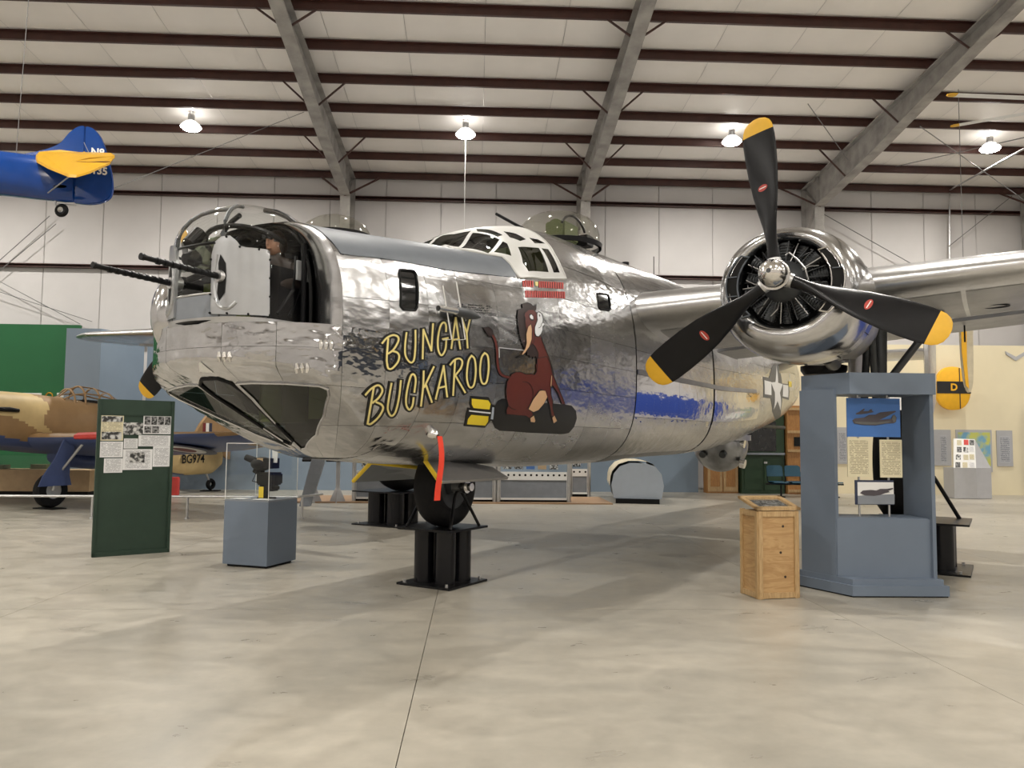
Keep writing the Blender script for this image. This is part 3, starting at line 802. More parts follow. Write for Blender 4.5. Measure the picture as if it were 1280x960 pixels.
# lower nose bowl
zbk = [1.435, 1.72, 2.02, 2.30, 2.485]; azb = [-90, -64, -36, -12, 12, 28, 46, 64, 90]
for i in range(len(azb)-1):
    for j in range(len(zbk)-1):
        u0, u1, v0, v1 = R(azb[i])+GAP*.5, R(azb[i+1])-GAP*.5, zbk[j]+GAP*.5, zbk[j+1]-GAP*.5
        patch('skin_panel', [(u0, v0), (u1, v0), (u1, v1), (u0, v1)], [chin, cheek, cheekm], 0.05, nose3, G, 0.0, 'alu_bright', FU)
BS = MB()
ring = [nose3(np.array([R(a)]), np.array([2.485]))[0] for a in range(-90, 91, 6)]
BS.add([LL(*q) for q in ring]+[LL(-3.1, -1.05, 2.485), LL(-3.1, 1.05, 2.485)], [tuple(range(len(ring)))+(len(ring)+1, len(ring))])
BS.build('turret_shelf', 'alu_dull', FU, smooth=0)
patch('chin_pane', chin, [], 0.05, nose3, G, -0.004, 'chin_glass', FU)
for c in (cheek, cheekm): patch('cheek_pane', c, [], 0.05, nose3, G, -0.004, 'chin_glass', FU)
def rimtube(name, dom, to3, fn, r, m, parent, off=0.004, n=6):
    D = np.array(densify(dom, 0.05)); P = to3(D[:, 0], D[:, 1]); P = P+grad(P[:, 0], P[:, 1], P[:, 2], fn)*off
    return MB().tube([LL(*q) for q in P], r, n, closed=True).build(name, m, parent)
rimtube('chin_frame', chin, nose3, G, 0.014, 'black_matte', FU)
rimtube('cheek_frame', cheek, nose3, G, 0.012, 'alu_cowl', FU); rimtube('cheek_frame', cheekm, nose3, G, 0.012, 'alu_cowl', FU)
# louvred vents and little window on the bowl
def dec(name, px, m, off=0.006, conv=nose2, to3=nose3, fn=G, step=0.05, parent=None, outline=None):
    return patch(name, pl(px, conv, fn), [], step, to3, fn, off, m, parent or FU)
for cx, cy in ((407, 431), (377, 460), (280, 446)):
    for k in (-1, 0, 1):
        x = cx+k*6.5
        c = hits([(x, cy-6), (x+0.8, cy), (x, cy+6)])
        MB().tube([LL(*q) for q in c], [0.012, 0.02, 0.012], 8).build('louvre', 'chrome', FU)
dec('drift_window', [(249, 454), (251, 452), (268, 466), (250, 464.5)], 'white_flat', 0.004)
# gray compartment liner behind the chin glass
LN = MB()
for s in (-1, 1): LN.prism([LL(-3.5, s*0.66, 1.84), LL(-3.0, s*0.70, 1.76), LL(-3.0, s*0.90, 2.4), LL(-3.8, s*0.86, 2.4), LL(-3.8, s*.82, 2.2)], (0, 0.02, 0))
LN.add([LL(-3.0, -.75, 1.62), LL(-3.0, .75, 1.62), LL(-3.0, .75, 3.2), LL(-3.0, -.75, 3.2)], [(0, 1, 2, 3)])
LN.add([LL(-3.3, -.55, 1.66), LL(-3.3, .55, 1.66), LL(-3.0, .55, 1.6), LL(-3.0, -.55, 1.6)], [(0, 1, 2, 3)])
LN.build('bombardier_compartment', 'dark_interior', FU, smooth=0)
MB().box(LL(-3.5, 0.34, 1.98), (0.3, 0.22, 0.4)).box(LL(-3.45, -0.3, 2.0), (0.3, 0.3, 0.5)).cyl(LL(-3.9, 0.05, 1.75), LL(-3.9, 0.05, 2.15), 0.09).build('bombsight_gear', 'olive', FU)
# top deck
deck_low = pl([(420, 301), (426, 317.5), (470, 322.5), (520, 330), (560, 338), (612, 343.5), (645, 346.5), (644, 341), (638, 331), (627, 322), (600, 317.6), (575, 313), (562, 310)])
dk = [(-4.10, deck_low[0][1]+0.05)]+deck_low[1:]+[(-1.47, PHS*math.pi/2-0.3)]
deckp = dk+[(-1.49, PHS*math.pi/2)]+[(u, PHS*math.pi-v) for u, v in dk][::-1]
patch('anti_glare_deck', deckp, [], 0.08, loft3, g_loft, 0.005, 'matte_grey', FU)
# windows set in skin
for k, v in wins.items():
    for q in (v, mir_loft(v)):
        patch(k, q, [], 0.06, loft3, g_loft, -0.006, 'dark_glass', FU); rimtube('window_rim', q, loft3, g_loft, 0.010, 'black_matte', FU, 0.002)
# canopy
CA = MB().box(LL(-.2, 0, 3.3), (1.9, 1.5, 0.04)).build('cockpit', 'dark_interior', AC, smooth=0)
holes = []
for k, (px, m) in panes_px.items():
    q = pl(px); holes += [(k, q, m), (k, mir_loft(q), m)]
HT = PHS*math.pi/2
def loftpt(px): return tuple(loft2(hits([px]))[0])
def both(name, px, m):
    q = pl(px); return [(name, q, m), (name, mir_loft(q), m)]
holes += both('windscreen_pane', [(554, 305.5), (566, 294), (589, 289.5), (573.5, 309.5)], 'cockpit_glass')
holes += both('eyebrow_pane', [(595, 287), (611, 287.8), (628, 294.5), (622, 297), (597, 290.3)], 'teal_glass')
holes += both('roof_pane', [(629, 290), (645, 293), (657, 299.8), (650, 302), (637, 297.5)], 'dome_glass')
holes += both('roof_pane', [(661, 298), (672, 300), (681, 305), (668, 304.8)], 'dome_glass')
patch('canopy_frame', canopy, [h[1] for h in holes], 0.06, loft3, g_loft, 0.008, 'white_paint', CA)
for k, q, m in holes:
    patch(k, q, [], 0.06, loft3, g_loft, 0.002, m, CA)
sl = [q for q in canopy]
rimtube('canopy_sill', sl, loft3, g_loft, 0.016, 'white_paint', CA, 0.004)
MB().box(LL(-.25, .45, 3.62), (0.12, 0.46, 0.75)).box(LL(-.25, -.45, 3.62), (0.12, 0.46, 0.75)).box(LL(-1.05, 0, 3.6), (0.1, 1.3, 0.35)).build('cockpit_seats', 'olive', CA, smooth=0)
# astrodome
ax, ay, az_ = side(420, 286, 0)
AZ = loft3(np.array([ax]), np.array([HT]))[0][2]
MB().lathe([(0.0, 0.335), (0.06, 0.325), (0.13, 0.28), (0.19, 0.19), (0.225, 0.08), (0.232, 0.0)], LL(ax, 0, AZ-0.0), (0, 0, 1), 32).build('astrodome', 'dome_glass', AC)
MB().lathe([(-0.06, 0.34), (0.03, 0.345), (0.035, 0.325), (-0.06, 0.32)], LL(ax, 0, AZ), (0, 0, 1), 32).build('astrodome_ring', 'black_metal', AC)
# top turret
tx = side(698, 300, 0)[0]; TZ = loft3(np.array([tx]), np.array([HT]))[0][2]-0.05
TT = MB().lathe([(0.0, 0.62), (0.06, 0.63), (0.07, 0.60), (0.0, 0.58)], LL(tx, 0, TZ), (0, 0, 1), 36).build('top_turret', 'black_metal', AC)
MB().lathe([(0.05, 0.60), (0.2, 0.595), (0.32, 0.55), (0.42, 0.46), (0.48, 0.34), (0.515, 0.18), (0.525, 0.0)], LL(tx, 0, TZ), (0, 0, 1), 36).build('dome_glazing', 'dome_glass', TT)
MB().box(LL(tx-.12, .12, TZ+.2), (0.45, 0.3, 0.26)).cyl(LL(tx-.35, .12, TZ+.24), LL(tx+.1, .12, TZ+.26), 0.12).build('gun_mount', 'olive', TT, bevel=0.02)
MB().box(LL(tx+.33, .2, TZ+.16), (0.22, 0.3, 0.16)).box(LL(tx+.1, -.2, TZ+.15), (0.3, 0.2, 0.2)).build('sight_box', 'black_metal', TT, bevel=0.01)
MB().tube([LL(tx-.1+.42*math.cos(a), .3, TZ+.08+.34*math.sin(a)) for a in np.linspace(0.6, 2.6, 12)], 0.018).build('guard_hoop', 'black_metal', TT)
for s in (-1, 1): MB().cyl(LL(tx-.4, s*.2, TZ+.17), LL(tx-1.35, s*.2, TZ+.22), 0.025, 0.02, n=10).build('gun_barrel', 'black_metal', TT) if s < 0 else None
# antennas and probes
hp = hits([(553.5, 425), (570.5, 425), (797, 336)])
for k, (q, top) in enumerate(zip(hp[:2], ((553.5, 357), (570.5, 353)))):
    n = grad(*[np.array([c]) for c in q])[0]; b = q+n*0.10; d = lray(*top); t = (b[1]-CL[1])/d[1]; e = CL+d*t
    MB().tube([LL(*q), LL(*b), LL(*e)], 0.006, 6).build('whip_antenna', 'white_flat', AC)
q = hits([(571, 393)])[0]; n = grad(*[np.array([c]) for c in q])[0]
MB().loft([[LL(q[0]+dx, q[1]+0.10+0.035*math.cos(a)*s, q[2]+0.05*math.sin(a)*s) for a in np.linspace(0, 2*math.pi, 17)[:16]] for dx, s in ((-.22, .2), (-.1, .9), (.02, 1), (.16, .7), (.25, .1))]).box(LL(q[0], q[1]+.04, q[2]), (0.06, 0.12, 0.02)).build('direction_finder', 'engine_grey', AC)
MB().tube([LL(q[0]-.15, q[1]+.10, q[2]), LL(q[0]-.42, q[1]+.1, q[2]-.01)], [0.03, 0.026], 10).build('pitot_tube', 'chrome', AC)
p5 = side(782, 326, 0); z5 = loft3(np.array([p5[0]]), np.array([HT]))[0]
MB().cyl(LL(p5[0], 0, z5[2]), LL(p5[0], 0, z5[2]+.14), 0.05, 0.06).tube([LL(p5[0], 0, z5[2]+.08), LL(p5[0]+1.0, 0, z5[2]+.1)], 0.012).build('antenna_mast', 'black_metal', AC)
MB().cyl(LL(p5[0]+1.3, 0, z5[2]-.02), LL(p5[0]+1.3, 0, z5[2]+.5), 0.008, n=6).build('whip_antenna', 'black_metal', AC)

# --- nose turret
TX, TRZ, TTOP, TSH = -4.16, 2.50, 3.53, 3.10
def tsc(z): return np.where(z < TSH, 1.0, np.maximum(1-(np.clip((z-TSH)/(TTOP-TSH), 0, 1))**2.3, 0)**(1/2.3))
def g_tur(x, p, z):
    s = np.maximum(tsc(z), 1e-3); lx = np.where(x < TX, 0.52, 0.5)
    g = ((np.abs(x-TX)/(lx*s))**2.7+(np.abs(p)/(0.57*s))**2.7)**(1/2.7)-1
    return np.where((z < TRZ-.03) | (z > TTOP), 1.0, g)
def tur3(u, v):
    al = u/0.55; z = np.minimum(v, TTOP-0.004); s = tsc(z); c, sn = np.cos(al), np.sin(al); lx = np.where(c > 0, 0.52, 0.5)
    r = s/((np.abs(c)/lx)**2.7+(np.abs(sn)/0.57)**2.7)**(1/2.7)
    return np.stack([TX-r*c, r*sn, z], -1)
def tur2(P): return np.stack([0.55*np.arctan2(P[:, 1], TX-P[:, 0]), P[:, 2]], -1)
NT = MB().lathe([(0, 0.52), (0.03, 0.56), (0.03, 0.1), (0, 0.1)], LL(TX, 0, TRZ-0.02), (0, 0, 1), 40).build('nose_turret', 'black_metal', AC)
def tband(name, z0, z1, a0, a1, off, m, nz=3, na=48):
    zs = np.linspace(z0, z1, nz); A = np.linspace(a0, a1, na)
    rings = []
    for z in zs:
        P = tur3(0.55*A, np.full(na, z)); P = P+grad(P[:, 0], P[:, 1], np.full(na, min(z, 3.45)), g_tur)*off if off else P
        rings.append([LL(*q) for q in P])
    return MB().loft(rings, caps=False, closed=False).build(name, m, NT)
tband('base_ring', TRZ-.03, TRZ+.035, -math.pi, math.pi, 0.012, 'steel_light', 2, 80)
tband('lower_band', TRZ+.03, TRZ+.21, -1.2, 0.75, 0.004, 'grey_panel', 2, 40)
zs = np.concatenate([np.linspace(TRZ+.02, TSH, 5), TTOP-(TTOP-TSH)*(1-np.sin(np.linspace(0, math.pi/2, 12)[1:]))**1.0])
rings = []
for z in zs:
    P = tur3(0.55*np.linspace(-math.pi, math.pi, 73)[:72], np.full(72, z)); rings.append([LL(*q) for q in P])
MB().loft(rings, caps=False).build('turret_dome', 'turret_glass', NT)
def tarc(name, pts, r, m, off=0.0):
    P = tur3(np.array([0.55*a for a, z in pts]), np.array([z for a, z in pts])); c = np.array((TX, 0, 2.9)); d = (P-c)/np.linalg.norm(P-c, axis=1)[:, None]
    return MB().tube([LL(*q) for q in P+d*off], r, 8).build(name, m, NT)
zz = [TRZ+.02, 2.8, 3.0, 3.1, 3.2, 3.3, 3.38, 3.44, 3.49, 3.52]
for a in (0.52, -0.52): tarc('turret_frame', [(a, z) for z in zz], 0.016, 'engine_grey', -0.01)
for a in (1.75, -1.75): tarc('turret_frame', [(a, z) for z in zz], 0.022, 'black_metal', -0.01)
tarc('turret_frame', [(a, 3.12) for a in np.linspace(-1.7, 0.5, 24)], 0.012, 'black_metal', -0.008)
tarc('turret_frame', [(a, TRZ+.22) for a in np.linspace(-1.2, 0.6, 20)], 0.010, 'steel_light', 0.0)
gpx = [(265.5, 393), (266.5, 345), (267, 320), (271, 303), (279, 296.5), (289, 295.5), (296, 301), (301, 308), (308, 310), (333, 312.5), (336, 315), (335.5, 395.5), (300, 394)]
gp = [tuple(q) for q in tur2(hits(gpx, g_tur))]
for s, q in ((1, gp), (-1, mir_nose(gp))):
    pt = patch('gun_plate', q, [], 0.03, tur3, g_tur, 0.022, 'turret_plate', NT)
    D = np.array(densify(q, 0.03)); P = tur3(D[:, 0], D[:, 1]); nn = grad(P[:, 0], P[:, 1], np.minimum(P[:, 2], 3.45), g_tur)
    MB().loft([[LL(*k) for k in P+nn*o_] for o_ in (0.024, 0.018, -0.004)], caps=False).build('plate_edge', 'turret_plate', NT)
    for i in range(0, len(D), 5):
        c = P[i]*0.97+np.array((TX, 0, 2.8))*0.03; MB().cyl(LL(*(c+nn[i]*0.030)), LL(*(c+nn[i]*0.048)), 0.011, 0.008, n=8).build('plate_bolt', 'black_metal', NT) if s > 0 else None
# raised gun fairing, slot and barrels
gb = hits([(277, 346)], g_tur)[0]
for s in (1, -1):
    GX, GPp, GZ = gb[0], s*gb[1], gb[2]
    slot = [( -0.00, 0.17), (0.03, 0.1), (0.035, 0), (0.03, -.13), (0.0, -.19), (-.012, -.13), (-.006, 0), (-.01, .1)]
    sp = np.array([(tur2(np.array([[GX, abs(GPp), GZ]]))[0][0]+dx*1.4, GZ+dz) for dx, dz in slot])
    if s < 0: sp[:, 0] *= -1
    patch('gun_slot', [tuple(q) for q in sp], [], 0.03, tur3, g_tur, 0.026, 'black_matte', NT)
    sw = smoothline([(sp[0][0]-s*.03, GZ+.17), (sp[0][0]-s*.05, GZ), (sp[0][0]-s*.02, GZ-.2), (sp[0][0]+s*.06, GZ-.25), (sp[0][0]+s*.12, GZ-.2)], 5)
    P = tur3(np.array([q[0] for q in sw]), np.array([q[1] for q in sw])); nn = grad(P[:, 0], P[:, 1], np.minimum(P[:, 2], 3.45), g_tur)
    MB().tube([LL(*q) for q in P+nn*0.022], 0.014, 8).build('plate_rib', 'turret_plate', NT)
    MB().lathe([(0.04, 0.0), (0.04, 0.045), (0.0, 0.055), (-0.05, 0.06)], LL(GX, GPp, GZ), (-1, 0, 0), 16).build('gun_collar', 'steel_light', NT)
    GL = MB().cyl(LL(GX+.1, GPp, GZ-.01), LL(GX-.60, GPp, GZ+.02), 0.022, 0.020, n=14)
    for k in range(9): GL.cyl(LL(GX-.05-.06*k, GPp, GZ+.0005+.0018*k), LL(GX-.075-.06*k, GPp, GZ+.001+.0018*k), 0.0255, n=14)
    GL.cyl(LL(GX-.60, GPp, GZ+.02), LL(GX-.66, GPp, GZ+.022), 0.021, n=12).cyl(LL(GX-.655, GPp, GZ+.022), LL(GX-.68, GPp, GZ+.023), 0.026, n=12)
    GL.build('gun_barrel', 'black_metal', NT)
# starboard ear bulge and inner works
MB().ell(LL(-4.52, -.50, 2.62), (0.16, 0.14, 0.3), 16, 10).build('ear_fairing', 'alu_cowl', NT)
IN = MB().box(LL(-4.05, .33, 2.75), (0.5, 0.16, 0.5)).box(LL(-4.05, -.33, 2.75), (0.5, 0.16, 0.5)).box(LL(-3.8, 0, 2.85), (0.12, 0.8, 0.7)).box(LL(-4.3, .36, 2.85), (0.5, 0.10, 0.14)).box(LL(-4.3, -.36, 2.85), (0.5, 0.10, 0.14))
IN.tube([LL(TX-.28*math.cos(a), .42*math.sin(a), 3.2+.12*math.cos(a)) for a in np.linspace(-1.6, 1.6, 16)], 0.022).tube([LL(-4.5, -.3, 2.9), LL(-4.45, 0, 2.98), LL(-4.5, .3, 2.9)], 0.03)
IN.tube([LL(-4.1, .45, 2.6), LL(-4.0, .5, 2.9), LL(-3.95, .42, 3.2)], 0.02).tube([LL(-4.25, .47, 2.6), LL(-4.12, .5, 2.8), LL(-4.05, .45, 3.1)], 0.015)
IN.cyl(LL(-4.55, -.25, 3.18), LL(-4.45, -.25, 3.3), 0.06).cyl(LL(-4.52, -.3, 3.05), LL(-4.44, -.3, 3.1), 0.07)
IN.build('gunsight_works', 'black_metal', NT, bevel=0.0)
MB().box(LL(-4.33, -.05, 2.72), (0.04, 0.55, 0.34)).build('armour_panel', 'green_interior', NT, smooth=0)
MB().prism([LL(-4.58, -.3, 2.95), LL(-4.58, .05, 2.95), LL(-4.50, .05, 3.22), LL(-4.50, -.2, 3.22)], (0.02, 0, 0)).build('armour_glass', 'chin_glass', NT, smooth=0)
MB().box(LL(-4.02, .50, 2.98), (0.13, 0.02, 0.16)).build('instruction_plate', 'light_grey', NT, smooth=0)
# turret fairing: rolls from the outer skin into the turret well
FA = []
phs = np.linspace(R(-1), R(181), 60)
outer = loft3(np.full(60, -4.12), phs*PHS)
inn = np.array([(-4.02, 0.64*np.sign(c)*abs(c)**.75, 2.47+(3.40-2.47)*s**.6 if s > 0 else 2.47) for c, s in zip(np.cos(phs), np.sin(phs))])
for t, dx in ((0, 0), (.25, -.035), (.55, -.045), (.85, -.02), (1, 0.03), (1.0, 0.2)):
    P = outer*(1-t)+inn*t; P[:, 0] += dx; FA.append([LL(*q) for q in P])
MB().loft(FA, caps=False, closed=False).build('turret_fairing', 'alu_cowl', FU, smooth=80)
MB().tube([LL(x-.035, p*1.0, z) for x, p, z in inn], 0.014, 8).build('fairing_seal', 'black_matte', FU)
for i in range(4, 57, 2): pass

# --- nose art
AR = tag(patch('nose_art', pl([(604, 501), (611, 505), (606, 530), (602, 528)]), [], 0.05, loft3, g_loft, 0.003, 'art_black', AC), None)
def A_(o, s): return lambda pts: [(o[0]+x*s, o[1]+y*s) for x, y in pts]
cA, cB, cC, cD, cE = A_((470, 385), 150/1280), A_((450, 440), 170/1280), A_((600, 370), 130/1248), A_((575, 455), 150/1280), A_((940, 440), 70/747)
def ribbon(pts, width, off, m, name, parent=AR, taper=None, smooth=5, mb=None):
    pts = smoothline(pts, smooth) if smooth else [np.asarray(p, float) for p in densify(pts, 2.0, False)]
    k = len(pts); Lf, Rt = [], []
    for i in range(k):
        d = np.asarray(pts[min(i+1, k-1)])-np.asarray(pts[max(i-1, 0)]); d = d/max(np.linalg.norm(d), 1e-9); n = np.array((-d[1], d[0]))
        wv = width*(0.5 if taper is None else 0.5*taper(i/(k-1)))
        q = np.asarray(pts[i]).copy()
        if i == 0: q = q-d*width*.35
        if i == k-1: q = q+d*width*.35
        Lf.append(q+n*wv); Rt.append(q-n*wv)
    H = hits(Lf+Rt, g_loft); Nn = grad(H[:, 0], H[:, 1], H[:, 2], g_loft); H = H+Nn*off
    b = mb or MB(); b.add([LL(*q) for q in H], [(i, i+1, k+i+1, k+i) for i in range(k-1)])
    return b if mb is not None else b.build(name, m, parent, smooth=80)
def letter(name, conv, strokes, wb, wy):
    b1, b2 = MB(), MB()
    for sm, st_ in strokes:
        p = conv(st_); ribbon(p, wb*1.5, 0.0035, None, None, smooth=5 if sm else 0, mb=b1); ribbon(p, wy*1.2, 0.006, None, None, smooth=5 if sm else 0, mb=b2)
    b1.build('letter_outline', 'art_black', AR, smooth=80); o = b2.build('letter', 'art_cream', AR, smooth=80); return o
S, T = 1, 0
B1 = [(S, [(62, 375), (110, 320), (175, 290), (225, 305), (235, 345), (205, 410), (170, 455), (128, 485)]), (S, [(175, 460), (220, 475), (242, 515), (225, 580), (165, 645), (125, 642), (115, 600)]), (T, [(125, 330), (112, 480), (108, 560), (115, 610)])]
letter('B', cA, B1, 4.9, 2.0)
letter('U', cA, [(S, [(320, 265), (305, 400), (310, 510), (360, 580), (400, 550), (415, 400), (415, 240)])], 4.7, 1.9)
letter('N', cA, [(T, [(492, 540), (500, 230)]), (T, [(500, 230), (585, 455)]), (T, [(585, 455), (603, 170)])], 4.6, 1.9)
letter('G', cA, [(S, [(742, 250), (740, 180), (715, 155), (680, 200), (655, 330), (660, 450), (695, 505), (735, 440), (745, 330)]), (T, [(705, 332), (762, 320)])], 4.6, 1.9)
letter('A', cA, [(T, [(798, 430), (845, 105)]), (T, [(845, 105), (893, 435)]), (T, [(815, 340), (878, 330)])], 4.5, 1.9)
letter('Y', cA, [(T, [(912, 110), (962, 270)]), (T, [(1002, 95), (962, 270), (972, 425)])], 4.3, 1.8)
B2 = [(S, [(48, 400), (100, 345), (160, 312), (195, 330), (205, 370), (170, 430), (115, 475)]), (S, [(150, 470), (200, 495), (212, 535), (170, 610), (100, 672), (70, 670)]), (T, [(125, 335), (90, 540), (68, 672)])]
letter('B', cB, B2, 5.2, 2.1)
letter('U', cB, [(S, [(292, 295), (265, 450), (258, 540), (290, 598), (330, 560), (362, 430), (380, 270)])], 5.0, 2.0)
letter('C', cB, [(S, [(507, 375), (520, 260), (500, 210), (470, 235), (435, 380), (430, 490), (460, 540), (490, 500), (500, 430)])], 4.8, 2.0)
letter('K', cB, [(T, [(595, 180), (590, 330), (570, 505)]), (T, [(690, 140), (600, 330)]), (T, [(615, 305), (672, 470)])], 4.8, 2.0)
letter('A', cB, [(T, [(708, 440), (783, 130)]), (T, [(783, 130), (815, 420)]), (T, [(730, 340), (805, 320)])], 4.7, 1.9)
letter('R', cB, [(S, [(845, 120), (885, 75), (930, 62), (958, 90), (945, 150), (895, 215)]), (T, [(890, 80), (872, 405)]), (T, [(890, 215), (985, 380)])], 4.7, 1.9)
letter('O', cB, [(S, [(1045, 35), (1015, 90), (1000, 220), (1015, 310), (1042, 335), (1070, 300), (1085, 180), (1075, 70), (1045, 35)])], 4.6, 1.9)
letter('O', cB, [(S, [(1168, 10), (1138, 60), (1125, 180), (1138, 275), (1163, 300), (1190, 270), (1207, 150), (1198, 40), (1168, 10)])], 4.5, 1.9)
def art(name, conv, poly, m, off, ol=0.0, step=0.07):
    px = conv(poly)
    o = patch(name, pl(px, loft2, g_loft), [], step, loft3, g_loft, off, m, AR)
    if ol:
        ribbon([np.asarray(q) for q in px]+[np.asarray(px[0])], ol, off+0.0015, 'art_black', name+'_outline', smooth=0)
    return o
art('bomb_body', cD, [(345, 620), (350, 540), (365, 460), (400, 395), (450, 370), (520, 372), (700, 395), (900, 415), (1120, 432), (1190, 445), (1235, 500), (1243, 580), (1215, 670), (1160, 735), (1100, 748), (700, 730), (420, 712), (370, 680)], 'art_black', 0.003)
art('bomb_fin', cD, [(108, 338), (305, 355), (340, 435), (380, 440), (375, 610), (320, 605), (262, 680), (38, 660), (62, 530), (80, 465), (112, 470), (98, 420)], 'art_black', 0.0035)
art('fin_marking', cD, [(120, 368), (295, 385), (322, 425), (310, 485), (140, 468), (120, 430)], 'art_yellow', 0.006)
art('fin_marking', cD, [(115, 540), (300, 555), (295, 610), (265, 655), (70, 640), (80, 585)], 'art_yellow', 0.006)
art('fin_stripe', cD, [(92, 490), (325, 515), (322, 530), (92, 504)], 'art_white', 0.006)
art('fin_gap', cD, [(340, 460), (360, 462), (348, 590), (322, 585)], 'drum_grey', 0.006)
art('bull_body', cD, [(815, -60), (815, 70), (790, 115), (745, 105), (700, 110), (640, 85), (590, 85), (545, 110), (520, 150), (495, 190), (485, 280), (490, 370), (510, 440), (485, 490), (490, 535), (600, 545), (700, 555), (735, 580), (775, 545), (765, 510), (720, 480), (770, 380), (830, 290), (860, 270), (890, 285), (925, 350), (950, 440), (970, 560), (1005, 550), (985, 470), (985, 400), (965, 330), (962, 240), (985, 230), (1040, 310), (1085, 430), (1115, 430), (1090, 360), (1050, 270), (1020, 200), (985, 110), (955, -10), (920, -80)], 'art_brown', 0.0065, 0.9)
art('bull_neck', cC, [(620, 470), (720, 490), (760, 600), (820, 750), (860, 880), (670, 900), (665, 830), (692, 760), (692, 690), (620, 560)], 'art_brown', 0.008, 0.0)
ribbon(cC([(725, 500), (762, 600), (822, 750), (880, 940)]), 0.9, 0.0095, 'art_black', 'neck_outline')
art('bull_belly', cD, [(720, 480), (770, 380), (840, 285), (870, 280), (905, 285), (925, 350), (890, 420), (830, 490), (775, 512)], 'art_peach', 0.009, 0.5)
art('bull_hoof', cD, [(740, 575), (780, 545), (798, 600), (790, 622), (745, 615)], 'art_peach', 0.009, 0.5)
art('bull_hoof', cD, [(975, 570), (1000, 545), (1030, 605), (990, 632)], 'art_peach', 0.009, 0.5)
art('chest_gap', cD, [(965, 115), (975, 130), (968, 240), (955, 235)], 'art_peach', 0.009, 0.4)
ribbon(cD([(660, 190), (720, 200), (765, 260), (770, 350), (740, 430), (700, 480)]), 0.7, 0.009, 'art_black', 'haunch_line')
ribbon(cD([(500, 430), (540, 470), (590, 485)]), 0.7, 0.009, 'art_black', 'haunch_line')
ribbon(cC([(120, 430), (175, 530), (200, 660), (205, 800), (225, 900), (270, 955), (380, 985)]), 4.0, 0.005, 'art_black', 'tail_outline')
ribbon(cC([(130, 450), (175, 530), (200, 660), (205, 800), (225, 900), (270, 955), (380, 985)]), 2.6, 0.0065, 'art_brown', 'bull_tail')
art('tail_tuft', cC, [(32, 380), (95, 370), (140, 410), (148, 460), (115, 495), (82, 470)], 'art_mane', 0.008, 0.5)
art('bull_mane', cC, [(500, 95), (555, 80), (602, 95), (638, 135), (668, 98), (664, 165), (640, 190), (560, 300), (545, 560), (532, 650), (500, 580), (472, 500), (452, 380), (440, 260), (450, 165), (503, 148)], 'art_mane', 0.0085, 0.6)
art('bull_beard', cC, [(600, 560), (650, 600), (690, 680), (690, 735), (670, 745), (655, 720), (640, 750), (620, 725), (600, 745), (580, 710), (560, 712), (548, 640)], 'art_mane', 0.009, 0.5)
art('bull_face', cC, [(528, 205), (570, 168), (630, 168), (665, 200), (680, 290), (645, 380), (650, 480), (630, 570), (590, 600), (545, 420), (528, 300), (535, 270), (520, 240)], 'art_brown', 0.0105, 0.6)
art('bull_muzzle', cC, [(672, 205), (690, 190), (725, 210), (742, 250), (745, 290), (740, 318), (758, 322), (768, 340), (752, 360), (742, 365), (742, 410), (720, 460), (690, 490), (660, 480), (642, 440), (645, 370), (672, 300)], 'art_white', 0.012, 0.9)
ribbon(cC([(690, 385), (715, 370), (725, 335), (745, 320)]), 0.6, 0.014, 'art_black', 'mouth_line')
art('nostril', cC, [(692, 230), (702, 222), (710, 240), (703, 255)], 'art_black', 0.014)
art('eye_outline', cC, [(575, 225), (600, 212), (630, 240), (638, 290), (610, 305), (585, 280)], 'art_black', 0.0125)
art('eye_white', cC, [(588, 235), (605, 225), (625, 250), (625, 282), (600, 277), (585, 258)], 'art_white', 0.014)
art('bull_ear', cC, [(600, 335), (612, 400), (610, 520), (580, 610), (530, 680), (495, 715), (488, 695), (530, 630), (545, 560), (540, 460), (565, 370)], 'art_peach', 0.0125, 0.6)
art('horn_tip', cC, [(430, 738), (470, 710), (500, 703), (492, 735), (440, 746)], 'art_black', 0.0125)
# mission tally
TM = MB(); TM2 = MB()
def quadpx(mb, px, off):
    H = hits(px, g_loft); H = H+grad(H[:, 0], H[:, 1], H[:, 2], g_loft)*off; mb.add([LL(*q) for q in H], [(0, 1, 2, 3)])
def mis(k, n, x0, y0, x1, y1, h):
    t = k/(n-1); x = x0+(x1-x0)*t; y = y0+(y1-y0)*t; return [(x, y), (x+1.9, y+.1), (x+2.1, y+h), (x+.2, y+h-.1)]
for k in range(18):
    if k in (5, 6): continue
    quadpx(TM, mis(k, 18, 653, 350.3, 702, 353, 8.2), 0.004)
for k in range(18): quadpx(TM, mis(k, 18, 656.3, 363.2, 704, 364.5, 8.5), 0.004)
TM.build('mission_tally', 'art_red', AR, smooth=0)
quadpx(TM2, [(668.5, 352), (672.5, 352.5), (672, 358), (669, 357)], 0.004); TM2.build('tally_duck', 'art_cream', AR, smooth=0)
ST = MB()
for r_ in range(4):
    for k in range(16):
        if random.random() < 0.18: continue
        x, y = 572+k*2.6+r_*.2, 379.5+r_*2.9+k*.18; quadpx(ST, [(x, y), (x+1.5, y+.1), (x+1.5, y+1.5), (x, y+1.4)], 0.003)
ST.build('data_stencil', 'art_black', AR, smooth=0)
b = MB()
for a_, b_ in (((623.5, 434.5), (655, 438)), ((623.5, 434.5), (623.8, 447))): ribbon([a_, b_], 0.6, 0.003, None, None, smooth=0, mb=b)
b.build('panel_marking', 'art_white', AR, smooth=0)
